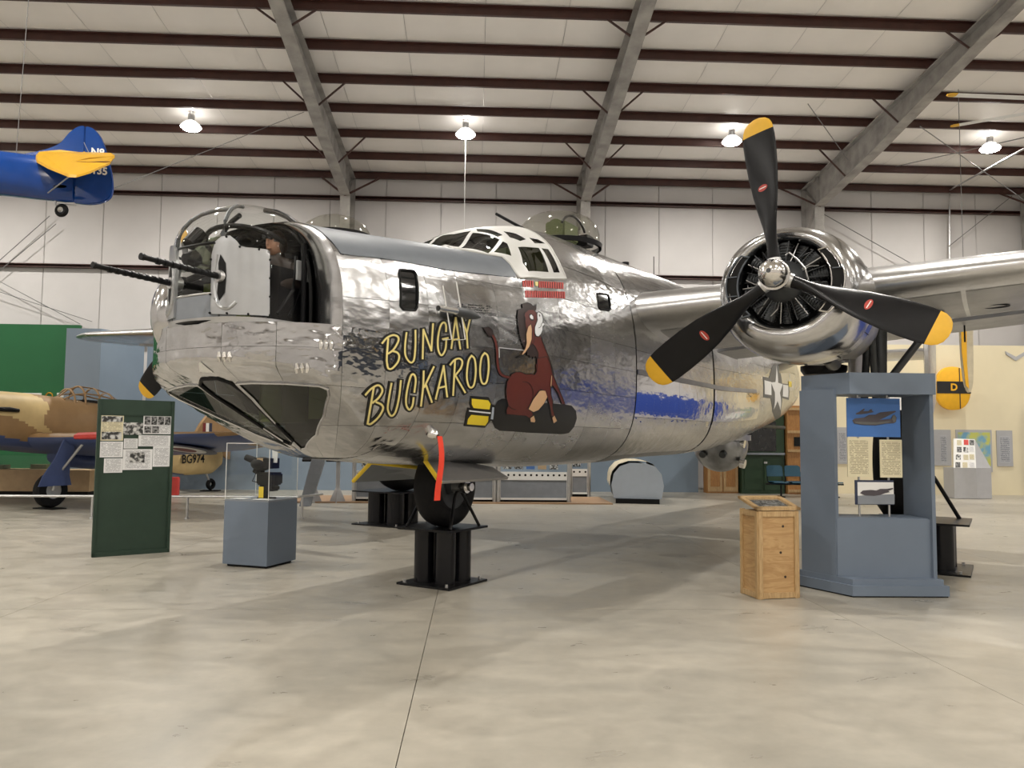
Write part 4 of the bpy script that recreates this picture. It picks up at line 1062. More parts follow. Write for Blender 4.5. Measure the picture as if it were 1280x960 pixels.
# national insignia and waist window
IS = patch('national_insignia', pl(cE([(145, 325), (225, 345), (265, 200), (300, 165), (355, 180), (390, 340), (400, 420), (490, 430), (490, 640), (400, 610), (385, 760), (355, 890), (300, 890), (270, 790), (248, 620), (150, 605)])), [], 0.1, loft3, g_loft, 0.004, 'insignia_grey', AC)
for nm, q in (('star', [(318, 175), (308, 400), (248, 405), (300, 540), (285, 770), (335, 655), (372, 780), (368, 545), (405, 430), (345, 410)]), ('bar', [(160, 375), (252, 400), (255, 575), (165, 562)]), ('bar', [(410, 435), (478, 445), (478, 605), (405, 590)])):
    patch(nm, pl(cE(q)), [], 0.1, loft3, g_loft, 0.008, 'white_flat', IS)
patch('waist_window', pl(cE([(352, 175), (520, 128), (578, 120), (582, 300), (540, 282), (362, 285)])), [], 0.12, loft3, g_loft, 0.008, 'dark_glass', AC)
patch('waist_marking', pl(cE([(485, 390), (525, 395), (525, 470), (485, 460)])), [], 0.12, loft3, g_loft, 0.010, 'art_yellow', AC)
# ball turret
BX = 9.1
BT = MB().ell(LL(BX, 0, 1.52), (0.60, 0.60, 0.60), 28, 18).build('ball_turret', 'ball_metal', AC)
for s in (-1, 1):
    MB().cyl(LL(BX-.5, s*.22, 1.35), LL(BX-.60, s*.22, 1.30), 0.075, n=16).build('turret_port', 'engine_grey', BT)
    MB().cyl(LL(BX-.2, .50, 1.35+.22*s), LL(BX-.2, .60, 1.33+.22*s), 0.10, n=16).build('turret_port', 'chrome', BT)
MB().lathe([(0, .66), (.12, .66), (.12, .58)], LL(BX, 0, 1.62), (0, 0, 1), 32).build('turret_collar', 'alu_dull', BT)
# tow eye with red ribbon
te = hits([(539, 541)], g_loft)[0]
MB().lathe([(0, 0.05), (0.05, 0.045), (0.08, 0.02)], LL(*te), LL(0, .9, -.35), 14).build('tow_eye', 'chrome', AC)
ta = te+np.array((0, .09, -.03)); rb = MB()
q = []
for t in np.linspace(0, 1, 9): q.append((ta[0]+.01*math.sin(t*6), ta[1]+.02*math.sin(t*4), ta[2]-t*.58))
rb.loft([[LL(x-.03-.008*i/8, p, z), LL(x+.03+.008*i/8, p+.01, z), LL(x+.03+.008*i/8, p+.013, z), LL(x-.03-.008*i/8, p+.003, z)] for i, (x, p, z) in enumerate(q)])
tag(rb.build('warning_ribbon', 'ribbon_red', AC, smooth=50), 'red fabric warning streamer')

# --- wing
def le_x(p): return 1.72+0.045*(p-1.15)
def le_z(p): return 3.45+0.046*(p-1.15)
def chord(p): return 4.45-(4.45-1.7)*(p/14.2)
def thick(p): return 0.185-0.08*(p/14.2)
INC = R(2.8)
def airfoil(n=22, cut=1.0):
    xs = cut*(1-np.cos(np.linspace(0, math.pi, n)))/2
    yt = 5*(0.2969*np.sqrt(xs)-0.1260*xs-0.3516*xs**2+0.2843*xs**3-0.1030*xs**4)
    yc = 0.10*xs*(1-xs)
    return xs, yt, yc
def wing_ring(p, s, c0=0.0, c1=1.0, n=22):
    """closed ring, upper from rear to front then lower to rear; c0..c1 chord fraction"""
    c, t = chord(p), thick(p)
    u = np.linspace(0, 1, n)
    fx = c0+(c1-c0)*((1-np.cos(math.pi*u/2)) if c0 == 0 else u)
    yt = 5*t*(0.2969*np.sqrt(fx)-0.1260*fx-0.3516*fx**2+0.2843*fx**3-0.1030*fx**4); yc = 0.045*fx*(1-fx)*2
    up = [(fx[i], yc[i]+yt[i]) for i in range(n)][::-1]; dn = [(fx[i], yc[i]-yt[i]) for i in range(1 if c0 == 0 else 0, n)]
    R_ = []
    for a, b in up+dn:
        X, Z = a*c, b*c
        R_.append(LL(le_x(p)+X*math.cos(INC)+Z*math.sin(INC), s*p, le_z(p)-X*math.sin(INC)+Z*math.cos(INC)))
    return R_
for s in (1, -1):
    W = MB(); ps = [0.6, 1.15, 2.5, 3.4, 4.2, 6, 8, 10, 11.5, 12.5, 13.3, 13.9, 14.0, 14.2]
    rings = [wing_ring(p, s, 0, 0.70, 28) for p in ps]
    wg = W.loft(rings[:-3]).build('wing', 'alu_wing', AC, smooth=50)
    # rounded tip
    tipr = []
    for p, k in ((13.3, 1.0), (13.65, .93), (13.95, .78), (14.12, .5), (14.2, .12)):
        r_ = np.array(wing_ring(13.3, s, 0, 1.0, 24)); c = r_.mean(0); q = c+(r_-c)*np.array((k, 1, k)); q[:, 1] += -s*(p-13.3); tipr.append([tuple(v) for v in q])
    MB().loft(tipr).build('wing_tip', 'alu_wing', wg, smooth=50)
    def surf(name, p0, p1, droop, m, c0=0.735):
        rr = []
        for p in np.linspace(p0, p1, 6):
            r_ = np.array(wing_ring(p, s, c0, 1.0, 8)); h = r_[7] if False else r_[len(r_)//2-1]; hx, hz = r_[:, 0].min(), r_[r_[:, 0].argmin(), 2]
            ca, sa = math.cos(droop), math.sin(droop); dx, dz = r_[:, 0]-hx, r_[:, 2]-hz
            r_ = np.stack([hx+dx*ca+dz*sa, r_[:, 1], hz-.04-dx*sa+dz*ca], -1); rr.append([tuple(v) for v in r_])
        MB().loft(rr).build(name, m, wg, smooth=40)
    surf('flap', 1.25, 8.6, R(5), 'alu_dull'); surf('aileron', 8.7, 13.2, 0.0, 'alu_dull', 0.72)
    # underside skin strips and access covers
    if s > 0:
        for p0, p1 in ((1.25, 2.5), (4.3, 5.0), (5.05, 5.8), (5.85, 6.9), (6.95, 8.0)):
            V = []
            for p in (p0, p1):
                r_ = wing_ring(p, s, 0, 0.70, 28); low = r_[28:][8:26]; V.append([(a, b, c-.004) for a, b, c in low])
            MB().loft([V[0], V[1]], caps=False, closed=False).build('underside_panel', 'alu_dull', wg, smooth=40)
        e0 = wing_ring(5.35, s, 0, 0.70, 28)[28+19]
        MB().lathe([(0, .16), (.012, .16), (.012, .13), (0, .13)], (e0[0], e0[1], e0[2]-.012), (0, 0, 1), 24).build('access_cover', 'engine_grey', wg)
        MB().cyl((e0[0]+1.4, e0[1]+.4, e0[2]-.05), (e0[0]+1.4, e0[1]+.4, e0[2]-.3), 0.012, n=6).build('drain_pipe', 'black_metal', wg)
# tail surfaces (hidden behind the cowling from here)
MB().loft([[LL(13.2+a*2.2, p, 3.85+b*.12) for a, b in ((1, 0), (.5, 1), (.1, .8), (0, 0), (.1, -.8), (.5, -1))] for p in (-3.9, 3.9)]).build('tailplane', 'alu_wing', AC)
for s in (-1, 1): MB().loft([[LL(13.9+1.25*k*math.cos(a), s*3.9+dp, 3.9+1.55*k*math.sin(a)) for a in np.linspace(0, 2*math.pi, 33)[:32]] for dp, k in ((-.07, .9), (-.04, 1), (.04, 1), (.07, .9))]).build('tail_fin', 'alu_wing', AC)

# --- engine nacelle (built on the port inboard station, copied to the other three)
def ring_e(x, hw, hh, zc, n=48, ex=2.15, pc=ENG_P):
    out = []
    for i in range(n):
        a = 2*math.pi*i/n; c, s = math.cos(a), math.sin(a)
        r = 1/((abs(c)/hw)**ex+(abs(s)/hh)**ex)**(1/ex); out.append(LL(x, pc+r*c, zc+r*s))
    return out
def make_nacelle():
    C_ = MB(); rs = [(.62, .47, .46, 3.37), (.44, .485, .475, 3.37), (.37, .50, .49, 3.37), (.335, .535, .52, 3.36), (.335, .60, .575, 3.345), (.365, .665, .63, 3.33), (.42, .715, .675, 3.318), (.50, .755, .71, 3.31), (.62, .785, .735, 3.30), (.80, .805, .748, 3.295), (1.05, .81, .75, 3.29), (1.28, .80, .742, 3.29), (1.28, .76, .70, 3.29)]
    cw = C_.loft([ring_e(*r) for r in rs], caps=False).build('cowling', 'alu_cowl', AC, smooth=60)
    # side intake scoops
    for s in (-1, 1):
        ip = [(s*(.515+.10*math.cos(t) * (1 if True else 0)), .42*math.sin(t)) for t in np.linspace(-1.35, 1.35, 14)]
        inn_ = [(s*.505*math.cos(t*.72)/math.cos(0), .48*math.sin(t*.72)) for t in np.linspace(-1.05, 1.05, 14)]
        out_ = [(s*.635*math.cos(t*.72), .60*math.sin(t*.72)*.86) for t in np.linspace(-1.05, 1.05, 14)]
        poly = inn_+out_[::-1]
        m = MB(); m.add([LL(.326 if i < 14 else .338, ENG_P+a, 3.36+b) for i, (a, b) in enumerate(poly)], [(i, i+1, 27-i-1, 27-i) for i in range(13)])
        m.build('intake_scoop', 'black_matte', cw, smooth=0)
        for b_ in (-.1, .12):
            MB().box(LL(.33, ENG_P+s*.565, 3.36+b_), (0.02, 0.11, 0.012)).build('scoop_vane', 'matte_grey', cw, smooth=0)
        MB().tube([LL(.325, ENG_P+a, 3.36+b) for a, b in poly]+[LL(.325, ENG_P+poly[0][0], 3.36+poly[0][1])], 0.010, 6).build('scoop_lip', 'chrome' if s > 0 else 'matte_grey', cw)
    fl_ = MB().loft([ring_e(x, a, b, z) for x, a, b, z in ((1.30, .79, .73, 3.29), (1.55, .80, .735, 3.29), (1.55, .77, .70, 3.29), (1.30, .76, .70, 3.29))], caps=False).build('cowl_flaps', 'alu_cowl', cw, smooth=40)
    for i in range(0, 48, 4):
        a = ring_e(1.30, .795, .735, 3.29)[i]; b = ring_e(1.56, .805, .74, 3.29)[i]; MB().tube([a, b], 0.006, 4).build('flap_seam', 'black_matte', cw, smooth=0)
    nc = MB().loft([ring_e(x, a, b, z) for x, a, b, z in ((1.5, .74, .68, 3.29), (2.0, .74, .68, 3.27), (2.8, .68, .60, 3.25), (3.6, .52, .44, 3.27), (4.4, .30, .24, 3.33), (4.9, .08, .06, 3.40))]).build('nacelle', 'alu_dull', AC, smooth=60)
    for z0_, z1_, p0_, p1_ in ((2.60, 2.76, -.34, -.02), (2.60, 2.76, .02, .34)):
        MB().prism([LL(2.1, ENG_P+p0_, z0_+.02), LL(2.1, ENG_P+p1_, z0_+.02), LL(3.0, ENG_P+p1_, z0_+.1), LL(3.0, ENG_P+p0_, z0_+.1)], (0, 0, .03)).build('nacelle_panel', 'alu_wing', nc, smooth=0)
    # turbosupercharger
    MB().lathe([(0, 0.0), (0, .10), (.05, .12), (.06, .26), (.12, .30), (.18, .30), (.2, .22), (.30, .22)], LL(2.75, ENG_P-.02, 2.46), (0, 0, 1), 28).build('turbocharger', 'black_metal', nc)
    MB().tube([LL(1.7, ENG_P+.2, 2.66), LL(2.2, ENG_P+.2, 2.62), LL(2.6, ENG_P+.1, 2.66)], 0.09, 12).build('exhaust_pipe', 'engine_grey', nc)
    # engine
    EN = MB().lathe([(0.0, 0.0), (0.0, .10), (.08, .15), (.16, .21), (.22, .24), (.40, .24)], LL(.13, ENG_P, ENG_Z), (1, 0, 0), 28).build('engine', 'engine_grey', AC)
    MB().lathe([(0, .47), (.01, .0)], LL(.64, ENG_P, 3.37), (1, 0, 0), 32).build('baffle', 'black_matte', EN)
    for k in range(14):
        a = 2*math.pi*(k+.5)/14; d = np.array((math.cos(a), math.sin(a))); xx = .46 if k % 2 else .54
        b = MB()
        b.cyl(LL(xx, ENG_P+d[0]*.2, ENG_Z+d[1]*.2), LL(xx, ENG_P+d[0]*.45, ENG_Z+d[1]*.45), .055, .062, n=12)
        for j in range(7):
            r_ = .24+.03*j; b.cyl(LL(xx, ENG_P+d[0]*r_, ENG_Z+d[1]*r_), LL(xx, ENG_P+d[0]*(r_+.012), ENG_Z+d[1]*(r_+.012)), .078, n=12)
        b.build('cylinder', 'engine_grey', EN)
        n_ = np.array((-d[1], d[0]))
        for t in (-1, 1):
            q0 = d*.22+n_*.025*t; q1 = d*.45+n_*.06*t
            MB().tube([LL(.34, ENG_P+q0[0], ENG_Z+q0[1]), LL(xx-.10, ENG_P+q1[0], ENG_Z+q1[1])], .007, 8).build('pushrod_tube', 'steel_light' if (k+t) % 3 == 0 else 'engine_grey', EN)
        q = [d*.2+n_*.05, d*.30+n_*.075, d*.40+n_*.045]
        MB().tube([LL(.34-.02*i, ENG_P+v[0], ENG_Z+v[1]) for i, v in enumerate(q)], .006, 6).build('ignition_lead', 'black_metal' if k % 3 else 'steel_light', EN)
    MB().lathe([(0, .20), (.02, .215), (.05, .215), (.05, .19)], LL(.30, ENG_P, ENG_Z), (1, 0, 0), 28).build('ignition_ring', 'black_metal', EN)
    MB().tube([LL(.24, ENG_P+.05, ENG_Z+.27), LL(.22, ENG_P+.09, ENG_Z+.29), LL(.24, ENG_P+.18, ENG_Z+.2), LL(.26, ENG_P+.25, ENG_Z+.1), LL(.28, ENG_P+.27, ENG_Z-.02)], .011, 8).build('oil_line', 'steel_light', EN)
    # propeller; hub at the object's origin, axis x
    PR = MB().lathe([(-.34, 0), (-.335, .03), (-.32, .075), (-.28, .115), (-.22, .14), (-.14, .15), (-.10, .15), (-.10, .165), (-.06, .165), (-.05, .13), (.12, .13), (.16, .10), (.2, .0)], (0, 0, 0), (1, 0, 0), 32).build('propeller', 'chrome', AC, smooth=40)
    PR.location = LL(0, ENG_P, ENG_Z)
    MB().cyl((-.345, 0, 0), (-.335, 0, 0), .025, n=12).build('dome_plug', 'engine_grey', PR)
    bl = MB(); RS = [.10, .16, .24, .32, .42, .55, .72, .92, 1.15, 1.35, 1.52, 1.60, 1.66, 1.71, 1.745, 1.765]
    CH = [.07, .068, .065, .072, .09, .125, .17, .205, .22, .22, .212, .20, .185, .155, .11, .04]
    TH = [.07, .068, .062, .055, .050, .042, .034, .028, .023, .019, .016, .015, .013, .011, .008, .004]
    rings = []
    for r_, c_, t_ in zip(RS, CH, TH):
        tw = R(62-40*min(1, max(0, (r_-.2)/1.5))**.8)   # blade angle from the disc plane
        ring_ = []
        for i in range(20):
            a = 2*math.pi*i/20; u_ = c_*math.cos(a)*1.0; v_ = t_*math.sin(a)
            ring_.append((u_*math.sin(tw)*0.85-v_*math.cos(tw), u_*math.cos(tw)+v_*math.sin(tw), r_))
        rings.append(ring_)
    bl.loft(rings)
    nb_ = 10*20
    bl.m = [1 if min(bl.v[i][2] for i in f) > 1.595 else 0 for f in bl.f]
    b0 = bl.build('blade', ['prop_black', 'prop_yellow'], PR, smooth=60)
    B = [b0, dup(b0, PR), dup(b0, PR)]
    dcl = MB(); ri = 7
    def bpt(r_, k):
        c_ = np.interp(r_, RS, CH); t_ = np.interp(r_, RS, TH); tw = R(62-40*min(1, max(0, (r_-.2)/1.5))**.8)
        u_ = k; v_ = t_*math.sqrt(max(0, 1-(k/c_)**2))+.003
        return (u_*math.sin(tw)*.85-v_*math.cos(tw), u_*math.cos(tw)+v_*math.sin(tw), r_)
    dcl.add([bpt(.98+.035*math.sin(a), .075*math.cos(a)) for a in np.linspace(0, 2*math.pi, 21)[:20]], [tuple(range(20))])
    d0 = dcl.build('maker_emblem', 'decal_red', PR, smooth=0)
    dc2 = MB()
    for a_, b_ in (((-.05, .965), (.05, .995)), ): dc2.add([bpt(.975, -.055), bpt(.985, -.055), bpt(.988, .055), bpt(.978, .055)], [(0, 1, 2, 3)])
    for v_ in range(len(dc2.v)): dc2.v[v_] = tuple(np.array(dc2.v[v_])+np.array((-.002, 0, 0)))
    e0 = dc2.build('emblem_bar', 'white_flat', PR, smooth=0)
    D = [d0, dup(d0, PR), dup(d0, PR)]; E_ = [e0, dup(e0, PR), dup(e0, PR)]
    # phase: blade tip rises from +z toward port by ph (port = -y)
    for k in range(3):
        for o in (B[k], D[k], E_[k]): o.rotation_euler = (2*math.pi*k/3, 0, 0)
        bc_ = MB().cyl((0, 0, .1), (0, 0, .19), .085, .075, n=18).build('blade_clamp', 'steel_light', PR)
        bc_.rotation_euler = (2*math.pi*k/3, 0, 0)
    PR.rotation_euler = (R(-6.3), 0, 0)
    return [cw, nc, EN, PR]
NAC = make_nacelle()
PH4 = 229.0
for (pp, dz, ph) in ((-ENG_P, 0.0, 180), (7.55, 0.2, 45), (-6.62, 0.13, PH4)):
    for o in NAC:
        c = dup(o, AC); c.location = (o.location.x+(0.0 if abs(pp) < 4 else 0.25), o.location.y-(pp-ENG_P), o.location.z+dz)
        if o is NAC[3]: c.rotation_euler = (R(ph), 0, 0)

# --- landing gear
STZ = 0.63
def wheel(name, c, r, wd, parent, hubm='engine_grey'):
    W = MB().lathe([(-wd*.42, r*.55), (-wd*.5, r*.66), (-wd*.5, r*.82), (-wd*.38, r*.95), (-wd*.15, r), (wd*.15, r), (wd*.38, r*.95), (wd*.5, r*.82), (wd*.5, r*.66), (wd*.42, r*.55)], c, (0, 1, 0), 44).build(name, 'rubber', parent, smooth=50)
    MB().lathe([(-wd*.40, r*.56), (-wd*.36, r*.40), (-wd*.2, r*.2), (-wd*.45, r*.16), (-wd*.5, 0)], c, (0, 1, 0), 32).lathe([(wd*.40, r*.56), (wd*.36, r*.40), (wd*.2, r*.2), (wd*.45, r*.16), (wd*.5, 0)], c, (0, 1, 0), 32).build('wheel_hub', hubm, W)
    return W
NWX = -1.30
NG = MB().cyl(LL(NWX, .0, 1.55), LL(NWX-.05, 0, 2.2), .08, n=16).tube([LL(NWX, .24, 1.10), LL(NWX, .24, 1.5), LL(NWX, .0, 1.62)], .035, 10).tube([LL(NWX, -.24, 1.10), LL(NWX, -.24, 1.5), LL(NWX, 0, 1.62)], .035, 10).build('nose_gear', 'black_metal', AC)
wheel('nose_wheel', LL(NWX, 0, STZ+.455), .455, .30, NG)
MB().cyl(LL(NWX, .12, STZ+.455), LL(NWX, .30, STZ+.455), .075, .07, n=18).cyl(LL(NWX, .30, STZ+.455), LL(NWX, .36, STZ+.455), .045, n=14).build('axle_cap', 'chrome', NG)
# nose gear doors
def door(pts, m, name, edge):
    q = [np.array(LL(*p)) for p in pts]; n = np.cross(q[1]-q[0], q[2]-q[0]); n = n/np.linalg.norm(n)*.03
    o = MB().prism(q, n).build(name, m, AC, smooth=0)
    e = MB()
    for i in edge: e.tube([q[i]+n/2, q[(i+1) % len(q)]+n/2], .022, 8)
    e.build('door_seal', 'tag_yellow', o)
d1 = [side(526, 571, .42), side(549.5, 605, .78), side(634, 609, .78), side(613, 586, .42)]
d1[2][2] = d1[1][2]-.005
door([tuple(q) for q in d1], 'alu_dull', 'nose_gear_door', [0])
d2 = [side(463, 576.5, -.42), side(441, 600, -.78), side(522, 604, -.78), side(530, 584, -.42)]
d2[2][2] = d2[1][2]-.005
door([tuple(q) for q in d2], 'matte_grey', 'nose_gear_door', [0, 3])
for s in (1, -1):
    MX, MP = 3.1, s*4.12
    MG = MB().cyl(LL(MX, s*3.98, 1.4), LL(MX+.0, s*4.0, 3.4), .075, .10, n=18).cyl(LL(MX, s*3.78, 2.0), LL(MX, s*3.86, 3.3), .05, n=14).cyl(LL(MX+.05, s*3.98, 2.3), LL(MX+.1, s*4.75, 3.35), .05, n=14).cyl(LL(MX-.5, s*3.95, 3.3), LL(MX-.05, s*3.95, 2.0), .045, n=14).build('main_gear', 'engine_grey', AC)
    wheel('main_wheel', LL(MX, s*4.20, STZ+.71), .71, .50, MG)
    MB().prism([LL(MX-.55, s*3.66, 1.7), LL(MX+.35, s*3.66, 1.7), LL(MX+.45, s*3.7, 3.1), LL(MX-.65, s*3.7, 3.1)], (0, -s*.03, 0)).build('gear_door', 'alu_dull', MG, smooth=0)
# stands
def make_stand(hx, hy, cols, label):
    e = empty('wheel_stand', ORG, AH, label, 'stand', 'black steel wheel stands')
    return e
def stand(cx, cp, hx, hp, label, ncol=2):
    e = empty('wheel_stand', ORG+(-FWD)*cx+PORT*cp, AH, label, 'stand', 'black steel wheel stands')
    MB().box((0, 0, .012), (2*hx, 2*hp, .024)).build('base_plate', 'black_metal', e, smooth=0)
    MB().box((0, 0, STZ-.012), (2*hx, 2*hp, .024)).build('top_plate', 'black_metal', e, smooth=0)
    for i in (-1, 1):
        for j in (-1, 1):
            r_ = hx*.31
            MB().cyl((i*hx*.40, j*hp*.40, .024), (i*hx*.40, j*hp*.40, STZ-.024), r_, n=28, caps=False).build('column_pipe', 'black_gloss', e)
            MB().cyl((i*hx*.86, j*hp*.80, .024), (i*hx*.86, j*hp*.80, .055), .018, n=6).build('anchor_bolt', 'steel_light', e, smooth=0)
    for j in (-1, 1):
        MB().box((0, j*hp*.40, STZ/2), (2*hx*.3, .02, STZ-.05)).build('web_plate', 'black_metal', e, smooth=0)
    return e
e1 = stand(-1.27, -.045, .37, .36, 'black steel pipe stand with round columns carrying the nose wheel')
for s in (-1, 1):
    for dx in (-.28, .28):
        MB().tube([(dx, s*.30, STZ), (dx*.35, s*.22, STZ+.33), (0, s*.20, STZ+.44)], .018, 8).build('axle_strut', 'black_metal', e1)
stand(3.1, 4.45, .52, .56, 'black steel pipe stand beside the blue-grey kiosk')
MB().tube([(.35, -.42, STZ), (.05, -.15, STZ+.55)], .025, 8).build('axle_strut', 'black_metal', bpy.data.objects['wheel_stand.001'])
stand(3.1, -4.4, .52, .56, 'black steel pipe stand seen beyond the nose wheel')

# --- dummy gunner inside the nose turret
gx, gp_, gz = -3.98, 0.16, 3.06
DM = empty('mannequin', ORG+(-FWD)*gx+PORT*gp_+np.array((0, 0, 2.67)), AH, 'dummy gunner in dark leather flying helmet and goggles seated in the nose turret', 'mannequin')
def HL(x, p, z): return (x, -p, z-2.5)
bd = MB()
def oval(x, p, z, rx, rp, n=20): return [HL(x+rx*math.cos(2*math.pi*i/n), p+rp*math.sin(2*math.pi*i/n), z) for i in range(n)]
bd.loft([oval(.06, 0, 2.52, .10, .15), oval(.06, 0, 2.62, .11, .17), oval(.04, 0, 2.78, .12, .20), oval(.03, 0, 2.88, .11, .205), oval(.02, 0, 2.94, .09, .16), oval(0, 0, 2.965, .06, .07), oval(-.005, 0, 3.0, .055, .06)])
bd.tube([HL(.03, .20, 2.88), HL(-.02, .26, 2.72), HL(-.22, .20, 2.68), HL(-.27, .18, 2.69)], [.06, .05, .04, .035], 12).tube([HL(.03, -.20, 2.88), HL(-.02, -.26, 2.72), HL(-.22, -.20, 2.68), HL(-.27, -.18, 2.69)], [.06, .05, .04, .035], 12)
bd.build('body', 'leather', DM, smooth=60)
hd = MB(); hc = (-.03, 0, 3.08-2.5)
hd.ell((hc[0], 0, hc[2]), (.085, .072, .11), 20, 14)
hd.loft([[(hc[0]-.075-dx, y*w_, hc[2]+z_) for y, z_ in ((-.012, -.02), (.012, -.02), (.006, .025), (-.006, .025))] for dx, w_ in ((0, 1), (.022, .5))])
hd.ell((hc[0]-.07, 0, hc[2]-.055), (.018, .028, .008), 12, 6)
for s in (-1, 1): hd.ell((hc[0]+.01, s*.075, hc[2]), (.02, .01, .03), 10, 6)
hd.build('head', 'skin', DM, smooth=60)
hm = MB(); rr_ = []
for t in np.linspace(0, 1, 8):
    z_ = hc[2]+.002+.12*math.sin(t*math.pi/2); k = math.cos(t*math.pi/2); rr_.append([(hc[0]+.012+.092*max(k, .02)*math.cos(a), .082*max(k, .02)*math.sin(a), z_) for a in np.linspace(0, 2*math.pi, 21)[:20]])
hm.loft(rr_)
for s in (-1, 1): hm.ell((hc[0]+.02, s*.075, hc[2]-.02), (.045, .018, .065), 14, 8)
hm.build('helmet', 'leather', DM, smooth=60)
gg = MB()
for s in (-1, 1): gg.cyl((hc[0]-.075, s*.032, hc[2]+.045), (hc[0]-.10, s*.034, hc[2]+.045), .03, .027, n=14)
gg.build('goggles', 'black_gloss', DM)

# ------------------------------------------------------------------ foreground exhibits
def sheet(name, c, right, w, h, m, parent, t=0.004, up=(0, 0, 1), n=None):
    """thin printed sheet centred at c, facing n = right x up"""
    r_ = np.asarray(right, float); r_ = r_/np.linalg.norm(r_); u_ = np.asarray(up, float); u_ = u_/np.linalg.norm(u_); n_ = np.cross(r_, u_)
    c = np.asarray(c, float); q = [c-r_*w/2-u_*h/2, c+r_*w/2-u_*h/2, c+r_*w/2+u_*h/2, c-r_*w/2+u_*h/2]
    return MB().prism(q, n_*t).build(name, m, parent, smooth=0)
# kiosk
KX = [(3.70, 8.97), (3.905, 8.55), (4.93, 8.44), (4.93, 8.97)]
KS = empty('display_kiosk', (4.4, 8.7, 0), 0, 'tall blue-grey display kiosk with an open frame of bomber photographs', 'kiosk')
def K(x, y, z): return (x-4.4, y-8.7, z)
def kp(poly, z0, z1, name, m='blue_grey', bev=0.0): return MB().prism([K(x, y, z0) for x, y in poly], (0, 0, z1-z0)).build(name, m, KS, smooth=0, bevel=bev)
kp([(3.62, 9.05), (3.97, 8.32), (5.0, 8.30), (5.02, 9.05)], 0.015, .12, 'plinth')
kp([(3.66, 9.03), (3.995, 8.365), (4.965, 8.345), (4.97, 9.03)], .12, .18, 'plinth_step')
kp([(3.64, 9.04), (3.98, 8.33), (4.99, 8.31), (5.0, 9.04)], 0.0, .018, 'toe_kick', 'black_matte')
kp([KX[0], KX[1], (3.945, 8.565), (3.745, 8.97)], .18, 2.20, 'side_panel')
kp([(4.89, 8.40), (4.93, 8.40), (4.93, 8.97), (4.89, 8.97)], .18, 2.36, 'side_panel')
kp([(3.92, 8.55), (4.89, 8.44), (4.89, 8.48), (3.93, 8.585)], .18, .80, 'front_panel')
kp([(3.76, 8.935), (4.88, 8.935), (4.88, 8.97), (3.76, 8.97)], .18, .80, 'back_panel')
kp([(3.76, 8.93), (3.95, 8.56), (4.88, 8.46), (4.88, 8.93)], .775, .81, 'shelf')
kp([(3.73, 8.99), (4.015, 8.40), (4.95, 8.38), (4.95, 8.99)], 2.14, 2.37, 'header')
YP = 8.62
for px in (1072.5, 1109.5):
    a, b = ydep(px, 488, YP), ydep(px, 648, YP)
    MB().cyl(K(a[0], YP+.02, 2.14), K(a[0], YP+.02, .81), .012, n=12).build('rod', 'steel_light', KS)
def psheet(name, x0, y0, x1, y1, m, Y=YP, parent=None, t=.012):
    a, b = ydep(x0, y0, Y), ydep(x1, y1, Y); c = (a+b)/2
    return sheet(name, K(c[0], Y, c[2]), (1, 0, 0), b[0]-a[0], a[2]-b[2], m, parent or KS, t)
ph = psheet('colour_photograph', 1057.5, 497.5, 1125, 546.5, 'poster_blue')
def shape2(name, px, m, parent, Y, off=.016):
    P = [ydep(*q, Y) for q in px]; return MB().prism([K(q[0], Y-off, q[2]) for q in P], (0, -.002, 0)).build(name, m, parent, smooth=0)
pc = A_((1020, 470), 160/808)
shape2('printed_bomber', pc([(225, 280), (240, 268), (300, 262), (330, 245), (370, 245), (400, 230), (495, 220), (500, 226), (430, 262), (395, 278), (470, 270), (478, 250), (490, 244), (503, 262), (500, 290), (485, 298), (440, 300), (370, 312), (280, 308), (235, 300)]), 'poster_plane', ph, YP)
shape2('printed_bomber', pc([(245, 238), (270, 225), (300, 205), (302, 212), (292, 222), (325, 222), (345, 208), (350, 220), (360, 228), (320, 236), (280, 242), (250, 243)]), 'poster_plane', ph, YP)
shape2('printed_fin', pc([(478, 250), (490, 246), (500, 262), (496, 290), (482, 292), (475, 272)]), 'insignia_grey', ph, YP, .019)
shape2('printed_belly', pc([(240, 288), (300, 290), (380, 292), (440, 285), (470, 288), (440, 298), (370, 308), (285, 305), (245, 299)]), 'insignia_grey', ph, YP, .019)
psheet('text_sheet', 1058.5, 547.5, 1087.5, 596, 'text_cream', YP+.005); psheet('text_sheet', 1099, 549.5, 1127.5, 597, 'text_cream', YP+.005)
b_ = psheet('bw_photograph', 1068, 600, 1117, 631, 'navy')
a0, a1 = ydep(1071, 602.5, YP), ydep(1116.5, 629.5, YP)
sheet('photo_print', K((a0[0]+a1[0])/2, YP-.013, (a0[2]+a1[2])/2), (1, 0, 0), a1[0]-a0[0], a0[2]-a1[2], 'white_flat', b_, .003)
shape2('printed_ground', pc([(258, 755), (490, 745), (490, 808), (258, 808)]), 'grey_panel', b_, YP, .018)
shape2('printed_bomber', pc([(272, 738), (290, 722), (340, 718), (375, 722), (400, 712), (440, 712), (478, 706), (482, 712), (450, 725), (460, 732), (430, 738), (400, 750), (360, 756), (300, 752)]), 'poster_plane', b_, YP, .020)
